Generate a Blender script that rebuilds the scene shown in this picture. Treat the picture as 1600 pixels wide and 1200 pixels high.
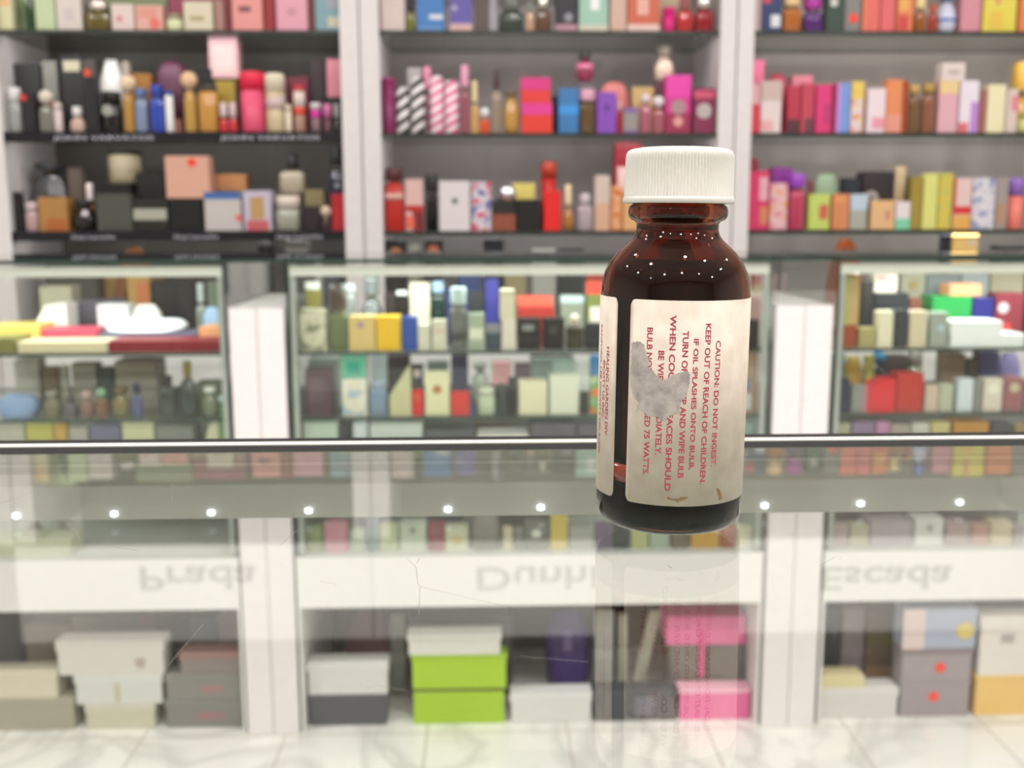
import bpy, math, random
from mathutils import Matrix, Vector, Euler
for o in list(bpy.data.objects): bpy.data.objects.remove(o)
random.seed(7)
S = bpy.context.scene
C = S.collection
R = math.radians

# ------------------------------------------------------------------ camera, world, light, exposure
FLOOR, COUNTER, CEIL = 0.0, 1.015, 2.75
CAM_H = COUNTER + 0.0683
F = 1600.0
CAMROT = Matrix.Rotation(R(-1.5), 4, 'Z') @ Matrix.Rotation(R(90-9.2), 4, 'X') @ Matrix.Rotation(R(-0.17), 4, 'Z')
cd = bpy.data.cameras.new('camera'); cam = bpy.data.objects.new('camera', cd); C.objects.link(cam)
cam.matrix_world = Matrix.Translation((0, 0, CAM_H)) @ CAMROT
cd.sensor_width = 36; cd.lens = 36; cd.clip_start = 0.01
cd.dof.use_dof = True; cd.dof.focus_distance = 0.2135; cd.dof.aperture_fstop = 24
S.camera = cam
w = bpy.data.worlds.new('world'); S.world = w; w.use_nodes = True
w.node_tree.nodes['Background'].inputs[0].default_value = (0.9, 0.93, 1, 1)
w.node_tree.nodes['Background'].inputs[1].default_value = 0.25
S.view_settings.view_transform = 'Standard'; S.view_settings.look = 'None'
S.view_settings.exposure = -0.8; S.view_settings.gamma = 1
S.cycles.max_bounces = 10; S.cycles.transparent_max_bounces = 40
S.cycles.transmission_bounces = 10; S.cycles.glossy_bounces = 5; S.cycles.diffuse_bounces = 4
S.cycles.caustics_refractive = False; S.cycles.caustics_reflective = False
S.cycles.sample_clamp_indirect = 6

def area(name, loc, sx, sy, power, col=(1, 0.97, 0.93), rot=(0, 0, 0)):
    l = bpy.data.lights.new(name, 'AREA'); l.shape = 'RECTANGLE'; l.size = sx; l.size_y = sy
    l.energy = power; l.color = col
    o = bpy.data.objects.new(name, l); o.location = loc; o.rotation_euler = rot; C.objects.link(o); return o

def ray(x, y):
    return CAMROT.to_3x3() @ Vector(((x-800)/F, (600-y)/F, -1))
ORI = Vector((0, 0, CAM_H))
def P(x, y, Y):            # the point of the vertical plane at distance Y seen at x, y
    d = ray(x, y); return ORI + d*(Y/d.y)
def PZ(x, y, z):           # the point of the horizontal plane at height z
    d = ray(x, y); return ORI + d*((z-CAM_H)/d.z)
def PR(x, y, Y):           # the point whose mirror image in the counter glass is seen at x, y
    p = P(x, y, Y); p.z = 2*COUNTER - p.z; return p

# ------------------------------------------------------------------ materials
def lin(c):
    return c/12.92 if c <= 0.04045 else ((c+0.055)/1.055)**2.4
def hexc(h):
    return tuple(lin(int(h[i:i+2], 16)/255) for i in (0, 2, 4)) + (1,)
MC = {}
def M(h, rough=0.45, metal=0.0, trans=0.0, coat=0.0, emit=0.0, var=0.05):
    k = (h, rough, metal, trans, coat, emit)
    if k in MC: return MC[k]
    m = bpy.data.materials.new('paint_'+h); m.use_nodes = True
    nt = m.node_tree; b = nt.nodes['Principled BSDF']
    b.inputs['Roughness'].default_value = rough; b.inputs['Metallic'].default_value = metal
    b.inputs['Transmission Weight'].default_value = trans; b.inputs['Coat Weight'].default_value = coat
    c = hexc(h)
    if emit:
        b.inputs['Emission Color'].default_value = c; b.inputs['Emission Strength'].default_value = emit
    # a faint print / wear mottling so nothing is perfectly flat
    no = nt.nodes.new('ShaderNodeTexNoise'); no.inputs['Scale'].default_value = 60
    tc = nt.nodes.new('ShaderNodeTexCoord'); nt.links.new(tc.outputs['Object'], no.inputs['Vector'])
    mx = nt.nodes.new('ShaderNodeMix'); mx.data_type = 'RGBA'
    mx.inputs['A'].default_value = tuple(v*(1-var) for v in c[:3])+(1,)
    mx.inputs['B'].default_value = tuple(min(1, v*(1+var)) for v in c[:3])+(1,)
    nt.links.new(no.outputs['Fac'], mx.inputs['Factor']); nt.links.new(mx.outputs['Result'], b.inputs['Base Color'])
    MC[k] = m; return m

def pane_material(name, tint, extra=0.0, strength=0.96, base=0.04):
    """thin clear sheet: see-through with a Schlick mirror on each face"""
    m = bpy.data.materials.new(name); m.use_nodes = True; nt = m.node_tree; N = nt.nodes
    for n in list(N): N.remove(n)
    out = N.new('ShaderNodeOutputMaterial'); g = N.new('ShaderNodeNewGeometry')
    dot = N.new('ShaderNodeVectorMath'); dot.operation = 'DOT_PRODUCT'
    nt.links.new(g.outputs['Incoming'], dot.inputs[0]); nt.links.new(g.outputs['Normal'], dot.inputs[1])
    def math_(op, a, b=None):
        n = N.new('ShaderNodeMath'); n.operation = op
        for i, v in enumerate((a, b)):
            if v is None: continue
            if isinstance(v, (int, float)): n.inputs[i].default_value = v
            else: nt.links.new(v, n.inputs[i])
        return n.outputs[0]
    a = math_('ABSOLUTE', dot.outputs['Value']); a = math_('SUBTRACT', 1.0, a); a = math_('MAXIMUM', a, 0.0)
    a = math_('POWER', a, 5.0); a = math_('MULTIPLY', a, strength); a = math_('ADD', a, base+extra); 
    a = math_('MINIMUM', a, 0.95)
    t = N.new('ShaderNodeBsdfTransparent'); t.inputs[0].default_value = tint
    gl = N.new('ShaderNodeBsdfGlossy'); gl.inputs['Roughness'].default_value = 0.0; gl.inputs[0].default_value = (1, 1, 1, 1)
    mx = N.new('ShaderNodeMixShader'); nt.links.new(a, mx.inputs[0]); nt.links.new(t.outputs[0], mx.inputs[1]); nt.links.new(gl.outputs[0], mx.inputs[2])
    nt.links.new(mx.outputs[0], out.inputs[0]); return m
GLASS = pane_material('clear_sheet_glass', (0.965, 0.985, 0.97, 1))
SHELFGLASS = pane_material('tinted_shelf_glass', (0.78, 0.82, 0.79, 1))
TOPGLASS = pane_material('counter_top_glass', (0.97, 0.985, 0.97, 1))
EDGE = M('33463e', 0.15, var=0.1)
EDGE_D = M('3a403c', 0.2)
WHITE = M('eee7e7', 0.4)
WHITE2 = M('eceae6', 0.4)
ALU = M('b9bab4', 0.35, 0.75)

def marble():
    m = bpy.data.materials.new('white_marble_tile'); m.use_nodes = True; nt = m.node_tree; N = nt.nodes; L = nt.links
    b = N['Principled BSDF']; b.inputs['Roughness'].default_value = 0.12
    tc = N.new('ShaderNodeTexCoord'); mp = N.new('ShaderNodeMapping'); mp.inputs['Location'].default_value = (0.13, 0.06, 0)
    L.new(tc.outputs['Object'], mp.inputs['Vector'])
    n1 = N.new('ShaderNodeTexNoise'); n1.inputs['Scale'].default_value = 2.2; n1.inputs['Detail'].default_value = 8; n1.inputs['Distortion'].default_value = 1.6
    L.new(mp.outputs[0], n1.inputs['Vector'])
    r = N.new('ShaderNodeValToRGB'); e = r.color_ramp.elements
    e[0].position = 0.44; e[0].color = hexc('eceae4'); e[1].position = 0.56; e[1].color = hexc('eceae4')
    k = e.new(0.50); k.color = hexc('d2d1cb'); L.new(n1.outputs['Fac'], r.inputs[0])
    br = N.new('ShaderNodeTexBrick'); br.offset = 0; br.inputs['Scale'].default_value = 1; br.inputs['Brick Width'].default_value = 0.30
    br.inputs['Row Height'].default_value = 0.30; br.inputs['Mortar Size'].default_value = 0.0022; br.inputs['Mortar Smooth'].default_value = 0.1
    br.inputs['Mortar'].default_value = hexc('b9b0a6'); L.new(mp.outputs[0], br.inputs['Vector'])
    L.new(r.outputs[0], br.inputs['Color1']); L.new(r.outputs[0], br.inputs['Color2'])
    L.new(br.outputs['Color'], b.inputs['Base Color']); return m

def stripes(name, c1, c2, scale, axis_rot):
    m = bpy.data.materials.new(name); m.use_nodes = True; nt = m.node_tree; N = nt.nodes; L = nt.links
    b = N['Principled BSDF']; b.inputs['Roughness'].default_value = 0.35
    tc = N.new('ShaderNodeTexCoord'); mp = N.new('ShaderNodeMapping'); mp.inputs['Rotation'].default_value = axis_rot
    L.new(tc.outputs['Object'], mp.inputs['Vector'])
    wv = N.new('ShaderNodeTexWave'); wv.bands_direction = 'Z'; wv.inputs['Scale'].default_value = scale; L.new(mp.outputs[0], wv.inputs['Vector'])
    r = N.new('ShaderNodeValToRGB'); r.color_ramp.interpolation = 'EASE'; e = r.color_ramp.elements
    e[0].position = 0.40; e[0].color = hexc(c1); e[1].position = 0.60; e[1].color = hexc(c2)
    L.new(wv.outputs['Fac'], r.inputs[0]); L.new(r.outputs[0], b.inputs['Base Color']); return m
STR_BW = stripes('black_white_twist', '2e2a26', 'f4eeee', 11, (0, R(35), 0))
STR_PK = stripes('pink_white_twist', 'e8709c', 'fff0f4', 13, (0, R(30), 0))
FLORAL = {}
def floral(a, b_, c):
    k = (a, b_, c)
    if k in FLORAL: return FLORAL[k]
    m = bpy.data.materials.new('printed_pattern'); m.use_nodes = True; nt = m.node_tree; N = nt.nodes; L = nt.links
    b = N['Principled BSDF']; b.inputs['Roughness'].default_value = 0.4
    tc = N.new('ShaderNodeTexCoord'); n = N.new('ShaderNodeTexNoise'); n.inputs['Scale'].default_value = 32; n.inputs['Detail'].default_value = 1
    L.new(tc.outputs['Object'], n.inputs['Vector']); r = N.new('ShaderNodeValToRGB'); e = r.color_ramp.elements
    e[0].position = 0.38; e[0].color = hexc(a); e[1].position = 0.62; e[1].color = hexc(c); k2 = e.new(0.5); k2.color = hexc(b_)
    L.new(n.outputs['Fac'], r.inputs[0]); L.new(r.outputs[0], b.inputs['Base Color']); FLORAL[k] = m; return m

# ------------------------------------------------------------------ mesh helpers
def new(name, verts, faces, mats, parent=None, fm=None, smooth=False, loc=None):
    me = bpy.data.meshes.new(name); me.from_pydata([tuple(v) for v in verts], [], faces)
    for m in (mats if isinstance(mats, (list, tuple)) else [mats]): me.materials.append(m)
    if fm:
        for p, i in zip(me.polygons, fm): p.material_index = i
    if smooth:
        me.polygons.foreach_set('use_smooth', [True]*len(me.polygons))
    me.update(); o = bpy.data.objects.new(name, me); C.objects.link(o)
    if parent: o.parent = parent
    if loc: o.location = loc
    return o
def empty(name, loc):
    o = bpy.data.objects.new(name, None); C.objects.link(o); o.location = loc; o.empty_display_size = 0.05; return o
def tag(o, label=None, cat=None, group=None, kind=None):
    if label: o['label'] = label
    if cat: o['category'] = cat
    if group: o['group'] = group
    if kind: o['kind'] = kind
    return o
def boxv(x0, x1, y0, y1, z0, z1):
    return [(x0,y0,z0),(x1,y0,z0),(x1,y1,z0),(x0,y1,z0),(x0,y0,z1),(x1,y0,z1),(x1,y1,z1),(x0,y1,z1)]
BF = [(0,3,2,1),(4,5,6,7),(0,1,5,4),(1,2,6,5),(2,3,7,6),(3,0,4,7)]   # bottom top front right back left
def box(name, x0, x1, y0, y1, z0, z1, mat, parent=None):
    return new(name, boxv(x0,x1,y0,y1,z0,z1), BF, mat, parent)
def pane(name, x0, x1, y0, y1, z0, z1, glass, edge, parent=None):
    d = (x1-x0, y1-y0, z1-z0); t = d.index(min(d)); big = {0:(3,5), 1:(2,4), 2:(0,1)}[t]
    return new(name, boxv(x0,x1,y0,y1,z0,z1), BF, [glass, edge], parent, [0 if i in big else 1 for i in range(6)])
def loft(name, secs, mat, parent=None, seg=24, n=2.0, smooth=True, loc=None, fm=None):
    """secs: (z, rx, ry[, cx, cy]); superellipse sections of exponent n, capped"""
    vs, fs = [], []
    for s in secs:
        z, rx, ry = s[:3]; cx, cy = (s[3], s[4]) if len(s) > 3 else (0, 0)
        for k in range(seg):
            a = 2*math.pi*(k+0.5)/seg; c, s_ = math.cos(a), math.sin(a)
            q = (abs(c)**n+abs(s_)**n)**(-1/n)
            vs.append((cx+rx*q*c, cy+ry*q*s_, z))
    for i in range(len(secs)-1):
        for k in range(seg):
            a, b = i*seg+k, i*seg+(k+1) % seg; fs.append((a, b, b+seg, a+seg))
    fs.append(tuple(range(seg-1, -1, -1))); fs.append(tuple(range((len(secs)-1)*seg, len(secs)*seg)))
    o = new(name, vs, fs, mat, parent, smooth=False, loc=loc)
    if smooth:
        for p in o.data.polygons: p.use_smooth = len(p.vertices) == 4
    return o
def chamf(name, w, d, h, mat, parent=None, loc=(0,0,0), c=0.0012, rot=0):
    """carton body centred in x, front face at y=0, base at z=0, with small chamfers"""
    c = min(c, w/6, d/6, h/6); x0, x1, y0, y1 = -w/2, w/2, 0, d
    ring = lambda z, e: [(x0+c+e,y0+e,z),(x1-c-e,y0+e,z),(x1-e,y0+c+e,z),(x1-e,y1-c-e,z),(x1-c-e,y1-e,z),(x0+c+e,y1-e,z),(x0+e,y1-c-e,z),(x0+e,y0+c+e,z)]
    vs = ring(0, c)+ring(c, 0)+ring(h-c, 0)+ring(h, c); fs = [tuple(range(7,-1,-1)), tuple(range(24,32))]
    for i in range(3):
        for k in range(8): a, b = i*8+k, i*8+(k+1) % 8; fs.append((a,b,b+8,a+8))
    o = new(name, vs, fs, mat, parent, loc=loc); o.rotation_euler.z = rot; return o
def disc(name, r, t, mat, parent, loc, seg=20):
    vs = []; 
    for y in (0, -t):
        for k in range(seg): a = 2*math.pi*k/seg; vs.append((r*math.cos(a), y, r*math.sin(a)))
    fs = [tuple(range(seg)), tuple(range(2*seg-1, seg-1, -1))]+[(k+seg, (k+1)%seg+seg, (k+1)%seg, k) for k in range(seg)]
    return new(name, vs, fs, mat, parent, loc=loc)
def textobj(name, body, size, mat, parent=None, extrude=0.0, matrix=None, width=None, height=None, fn=None, bold=0.0):
    cu = bpy.data.curves.new(name, 'FONT'); cu.body = body; cu.size = size; cu.extrude = extrude; cu.resolution_u = 4; cu.offset = bold
    t = bpy.data.objects.new('tmp', cu); C.objects.link(t); bpy.context.view_layer.update()
    me = bpy.data.meshes.new_from_object(t.evaluated_get(bpy.context.evaluated_depsgraph_get()))
    bpy.data.objects.remove(t)
    xs = [v.co.x for v in me.vertices]; ys = [v.co.y for v in me.vertices]
    x0, x1, y0, y1 = min(xs), max(xs), min(ys), max(ys)
    sx = width/(x1-x0) if width else 1; sy = height/(y1-y0) if height else sx
    for v in me.vertices:
        v.co.x = (v.co.x-x0)*sx; v.co.y = (v.co.y)*sy
        if fn: v.co = fn(v.co.copy())
    me.name = name; me.materials.clear(); me.materials.append(mat)
    o = bpy.data.objects.new(name, me); C.objects.link(o)
    if matrix: o.matrix_world = matrix
    if parent: o.parent = parent
    return o
FRONT = Matrix.Rotation(R(90), 4, 'X')

# ------------------------------------------------------------------ the shop: floor, walls, ceiling
YW, YWB = 3.0, 3.35        # wall shelving: front, back panel
YC, YCB = 2.05, 2.48       # display cases across the aisle: front, back
st = lambda o: tag(o, kind='structure')
st(box('floor', -4, 4, -3, 4.0, -0.05, 0, marble()))
st(box('ceiling', -4, 4, -3, 4.0, CEIL, CEIL+0.05, M('f0eeea', 0.7)))
st(box('wall_back', -4, 4, 3.95, 4.05, 0, CEIL, M('d8d4d0', 0.7)))
st(box('wall_left', -4.05, -4, -3, 4.0, 0, CEIL, M('dedad4', 0.7)))
st(box('wall_right', 4, 4.05, -3, 4.0, 0, CEIL, M('dedad4', 0.7)))
st(box('wall_front', -4, 4, -3.05, -3, 0, CEIL, M('a89c94', 0.7)))

# ceiling downlights (seen as sparks on the bottle's shoulder)
def downlight(x, y, lab):
    t = tag(empty('ceiling_light', (x, y, CEIL)), lab, 'ceiling light', 'round downlights set in the white ceiling')
    loft('trim_ring', [(-0.012, 0.062, 0.062), (0.0, 0.066, 0.066)], ALU, t, 28)
    l = bpy.data.lights.new('downlight', 'AREA'); l.shape = 'DISK'; l.size = 0.09; l.energy = 21; l.color = (1, 0.98, 0.972)
    lo = bpy.data.objects.new('downlight', l); lo.location = (x, y, CEIL-0.02); C.objects.link(lo)
    loft('lamp_lens', [(-0.016, 0.045, 0.045), (-0.012, 0.045, 0.045)], M('fffaf4', emit=38), t, 24)
k = 0
for yy in (-1.6, -0.2, 1.2):
    for xx in (-2.4, -1.2, 0.1, 1.1, 2.3):
        k += 1; downlight(xx+0.1*(k % 3), yy, 'round white downlight in the ceiling of the shop')

# ------------------------------------------------------------------ wall shelving
zt = CAM_H
SH = [P(855, 48, YW).z, P(855, 208, YW).z, P(855, 361, YW).z, P(855, 519, YW).z]   # shelf tops
HEAD0 = PR(850, 845, YW-0.03).z; HEAD1 = HEAD0+0.30
cols = [(-60, 8, 'leftmost'), (536, 596, 'left of centre'), (1120, 1172, 'right of centre'), (1700, 1765, 'rightmost')]
colx = []
for x0, x1, nm in cols:
    a, b = P(x0, 215, YW).x, P(x1, 215, YW).x; colx.append((a, b))
    t = tag(empty('shelf_upright', ((a+b)/2, YW, 0)), 'tall white grooved upright between wall shelf bays, '+nm, 'shelf upright', 'white uprights of the wall shelving')
    m = (a+b)/2
    for s, (u, v) in enumerate(((a, m-0.003), (m+0.003, b))):
        box('panel', u-m, v-m, -0.01, YWB-YW, 0, HEAD0-0.001, WHITE, t)
    box('groove', -0.003, 0.003, 0.0, 0.02, 0, HEAD0-0.001, M('c8c2c0'), t)
bays = [(colx[i][1], colx[i+1][0]) for i in range(3)]
BACKC = ['716d67', 'a69e9e', 'c9c0bc']
bn = ['left', 'middle', 'right']
sign = ['Prada', 'Dunhill', 'Escada']; signx = [(218, 400), (745, 968), (1283, 1488)]
for i, (a, b) in enumerate(bays):
    t = tag(empty('wall_shelf_bay', ((a+b)/2, YWB, 0)), 'grey back panel and cabinet of the %s wall shelf bay' % bn[i], 'shelving', 'wall shelving bays')
    m = (a+b)/2
    box('back_panel', a-m, b-m, -0.01, 0.01, 0.72, HEAD1, M(BACKC[i], 0.45), t)
    box('cabinet', a-m, b-m, YW-YWB+0.02, 0.01, 0, 0.72, WHITE2, t)
    for j, z in enumerate(SH):
        sname = ['top', 'second', 'third', 'fourth'][j]
        g = pane('glass_shelf', a, b, YW, YWB-0.012, z-0.008, z, SHELFGLASS, EDGE_D)
        area('shelf_fill_light', (m, YW+0.016, z-0.013), (b-a)*0.92, 0.008, 0.75, (1, 0.98, 0.97), (R(52), 0, 0))  # added fill lamp, turned backwards to brighten the bay; no real strip there
        box('edge_profile', a+0.001, b-0.001, YW-0.0022, YW-0.0002, z-0.012, z-0.0002, EDGE_D, g)
        tag(g, '%s glass shelf down in the %s wall bay' % (sname, bn[i]), 'shelf', 'glass shelves on the wall')
    h = tag(empty('header_sign', (m, YW-0.03, HEAD0)), 'white header board above the %s wall bay with grey brand lettering' % bn[i], 'sign', 'header boards above the wall shelves')
    ex0 = a-m-0.056; ex1 = b-m+0.056
    box('sign_board', ex0, ex1, 0, 0.03, 0, HEAD1-HEAD0, M('f6f5f2', 0.35), h)
    p0 = PR(signx[i][0], 886, YW-0.03); p1 = PR(signx[i][1], 886, YW-0.03); pt = PR(signx[i][0], 921, YW-0.03)
    o = textobj('lettering', sign[i], 0.1, M('4a5a58', 0.4), None, 0.0015, None, width=abs(p1.x-p0.x), bold=0.0016)
    ys = [v.co.y for v in o.data.vertices]; sy = (pt.z-p0.z)/max(ys)
    for v in o.data.vertices: v.co.y *= sy
    o.parent = h; o.matrix_local = Matrix.Translation((min(p0.x, p1.x)-m, -0.002, p0.z-HEAD0)) @ FRONT
# black fascia strips with lettering, left bay
def fascia(j, y0, y1, words, xs, lab):
    a, b = bays[0]; z0 = P(300, y1, YW-0.0065).z; z1 = SH[j]+0.004; m = (a+b)/2
    t = tag(empty('shelf_fascia', (m, YW-0.0065, z0)), lab, 'shelf strip', 'black lettered strips on shelf fronts')
    box('strip', a-m, b-m, -0.004, 0.0038, 0, z1-z0, M('1c1c24', 0.25), t)
    for (u, v), wd in zip(xs, words):
        p0, p1 = P(u, 216, YW), P(v, 216, YW)
        o = textobj('lettering', wd, 0.02, M('dcdce8', 0.4), None, 0.0004, None, width=p1.x-p0.x, height=(z1-z0)*0.5)
        o.parent = t; o.matrix_local = Matrix.Translation((p0.x-m, -0.005, (z1-z0)*0.22)) @ FRONT
fascia(1, 225, 222, ['JOHN VARVATOS']*2, [(86, 242), (346, 500)], 'black strip with pale lettering along the second left wall shelf')
fascia(2, 376, 376, ['Guy Laroche']*3, [(103, 172), (265, 335), (427, 500)], 'black strip with pale lettering along the third left wall shelf')

# ------------------------------------------------------------------ display cases across the aisle
ZT = P(800, 404, YC).z; ZR0, ZR1 = P(800, 430, YC).z, P(800, 415, YC).z
CS = [P(830, 549, YC).z, P(830, 652, YC).z, P(830, 745, YC).z]
ZD = P(830, 866, YC).z; ZF = P(830, 946, YC).z; ZPOST = P(407, 481, YC).z
def cx(x, y=600): return P(x, y, YC).x
cases = [(cx(359)-1.05, cx(359), 'left'), (cx(452), cx(1203), 'middle'), (cx(1302), cx(1302)+1.0, 'right')]
for a, b, nm in cases:
    m = (a+b)/2; A, B = a-m, b-m; D = YCB-YC
    t = tag(empty('display_case', (m, YC, 0)), '%s glass display case over white storage cubby across the aisle' % nm, 'display case', 'glass display cases across the aisle')
    pane('top_glass', A, B, 0, D, ZT-0.008, ZT, GLASS, EDGE, t)
    pane('front_glass', A, B, 0.0, 0.006, ZD, ZT-0.008, GLASS, EDGE, t)
    for x in (A, B-0.006): pane('side_glass', x, x+0.006, 0.006, D, ZD, ZT-0.008, GLASS, EDGE, t)
    for z in CS: pane('glass_shelf', A+0.008, B-0.008, 0.01, D-0.02, z-0.006, z, SHELFGLASS if False else GLASS, EDGE, t)
    box('light_rail', A+0.007, B-0.007, 0.007, 0.022, ZR0, ZR1, M('e6e6dc', 0.3), t)
    for x in (A+0.007, B-0.017): box('corner_post', x, x+0.010, 0.007, 0.017, ZD, ZR0, M('c4c8c4', 0.35, 0.5), t)
    box('deck', A, B, 0.0, D, ZF, ZD, WHITE2, t)
    box('back_panel', A, B, D-0.012, D, 0, ZF, M('353330', 0.6), t)
    if nm != 'x': box('deck_back', A+0.008, B-0.008, D-0.012, D, ZD, CS[1], M({'left': 'a0a596', 'middle': '6f716c', 'right': '8c8484'}[nm], 0.4), t)
    for x in (A, B-0.005): box('cubby_side', x, x+0.005, 0.0, D-0.012, 0, ZF, WHITE2, t)
    area('case_strip_light', (m, YC+0.05, ZR0+0.004), (b-a)*0.9, 0.012, 3.0, (0.92, 1, 0.98))
for (xa, xb), nm in (((362, 449), 'left of the middle case'), ((1207, 1297), 'right of the middle case')):
    a, b = cx(xa, 600)+0.002, cx(xb, 600)-0.002; m = (a+b)/2; A, B = a-m, b-m
    t = tag(empty('case_pillar', (m, YC, 0)), 'white grooved pillar with clear glass top, '+nm, 'pillar', 'white pillars between the display cases')
    for u, v in ((A, -0.0012), (0.0012, B)): box('panel', u, v, -0.004, 0.40, 0, ZPOST, WHITE, t)
    box('groove', -0.0012, 0.0012, 0.0, 0.01, 0, ZPOST, M('c9c4c2'), t)
    pane('top_glass', A, B, 0.0, 0.40, ZT-0.006, ZT, GLASS, EDGE, t)
    pane('front_glass', A, B, 0.0, 0.006, ZPOST, ZT-0.006, GLASS, EDGE, t)

# ------------------------------------------------------------------ the glass counter under the bottle
YR = 0.314
cx0, cx1, cf = -1.15, 1.15, -0.26
t = tag(empty('glass_counter', (0, cf, 0)), 'glass topped shop counter with aluminium rear rail, carrying the brown bottle', 'counter')
Y = lambda y: y-cf
pane('top_glass', cx0, cx1, 0, Y(YR), COUNTER-0.003, COUNTER, TOPGLASS, M('b4b8ac', 0.3), t)
box('rear_rail', cx0, cx1, Y(YR)+0.0002, Y(YR)+0.0012, COUNTER-0.0249, COUNTER-0.0003, M('dcdcd4', 0.4), t)
box('black_gasket', cx0, cx1, Y(0.2986), Y(0.3068), COUNTER+0.0001, COUNTER+0.0002, M('0a0a08', 0.85), t)
box('steel_bead', cx0, cx1, Y(0.3068), Y(0.3106), COUNTER+0.0001, COUNTER+0.0005, M('efede4', 0.3, 0.1), t)
box('black_channel', cx0, cx1, Y(0.3106), Y(0.3152), COUNTER+0.0001, COUNTER+0.0006, M('0a0a08', 0.85), t)
box('front_rail', cx0, cx1, -0.010, -0.0002, COUNTER-0.0245, COUNTER, ALU, t)
for xx in (cx0, cx1-0.02):
    for yy in (0.0, Y(YR)-0.0205): box('corner_post', xx, xx+0.02, yy, yy+0.02, 0.45, COUNTER-0.0245 if False else COUNTER-0.0031, ALU, t)
pane('front_glass', cx0+0.02, cx1-0.02, 0.004, 0.010, 0.45, COUNTER-0.0032, GLASS, EDGE, t)
pane('glass_shelf', cx0+0.005, cx1-0.005, 0.02, Y(YR)-0.03, 0.60, 0.606, GLASS, EDGE, t)
box('base_cabinet', cx0, cx1, 0, Y(YR)+0.01, 0, 0.45, WHITE2, t)
for px, py in ((25, 806), (178, 803), (330, 801), (482, 798), (700, 796), (845, 793), (1195, 790), (1345, 787), (1500, 785)):
    p = P(px, py, YR-0.0006)
    led = loft('led', [(-0.0011, 0.0004, 0.0003), (-0.0007, 0.0013, 0.0006), (0.0007, 0.0013, 0.0006), (0.0011, 0.0004, 0.0003)], M('f2f8ff', emit=3.5), t, 12)
    led.location = (p.x, p.y-cf, p.z)
# fine scratches in the top glass
sv, sf = [], []
def scr(pts, wd=0.00004):
    q = [PZ(x, y, COUNTER+0.00002) for x, y in pts]
    for i in range(len(q)-1):
        a, b = q[i], q[i+1]; d = (b-a); n = Vector((-d.y, d.x, 0)).normalized()*wd; k = len(sv)
        sv.extend([a-n-Vector((0,cf,0)), a+n-Vector((0,cf,0)), b+n-Vector((0,cf,0)), b-n-Vector((0,cf,0))]); sf.append((k, k+1, k+2, k+3))
scr([(636, 873), (650, 886), (653, 912), (658, 918)]); scr([(655, 873), (651, 880)]); scr([(658, 917), (740, 936), (815, 953)])
scr([(656, 918), (655, 960)]); scr([(500, 908), (527, 913)]); scr([(100, 812), (120, 832), (125, 848)])
scr([(262, 745), (270, 760), (269, 782)]); scr([(470, 823), (438, 852)]); scr([(0, 787), (55, 768)]); scr([(180, 855), (215, 860)])
scr([(335, 823), (358, 817)]); scr([(1042, 882), (1050, 888)], 0.00008); scr([(1280, 884), (1305, 870), (1316, 872)]); scr([(262, 1040), (318, 975)])
scr([(815, 1026), (920, 1034)]); scr([(1065, 1030), (1090, 1048), (1180, 1060)]); scr([(570, 1075), (590, 1071), (640, 1080)])
new('scratch', sv, sf, M('76746c', 0.5), t)['kind'] = 'stuff'

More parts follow.
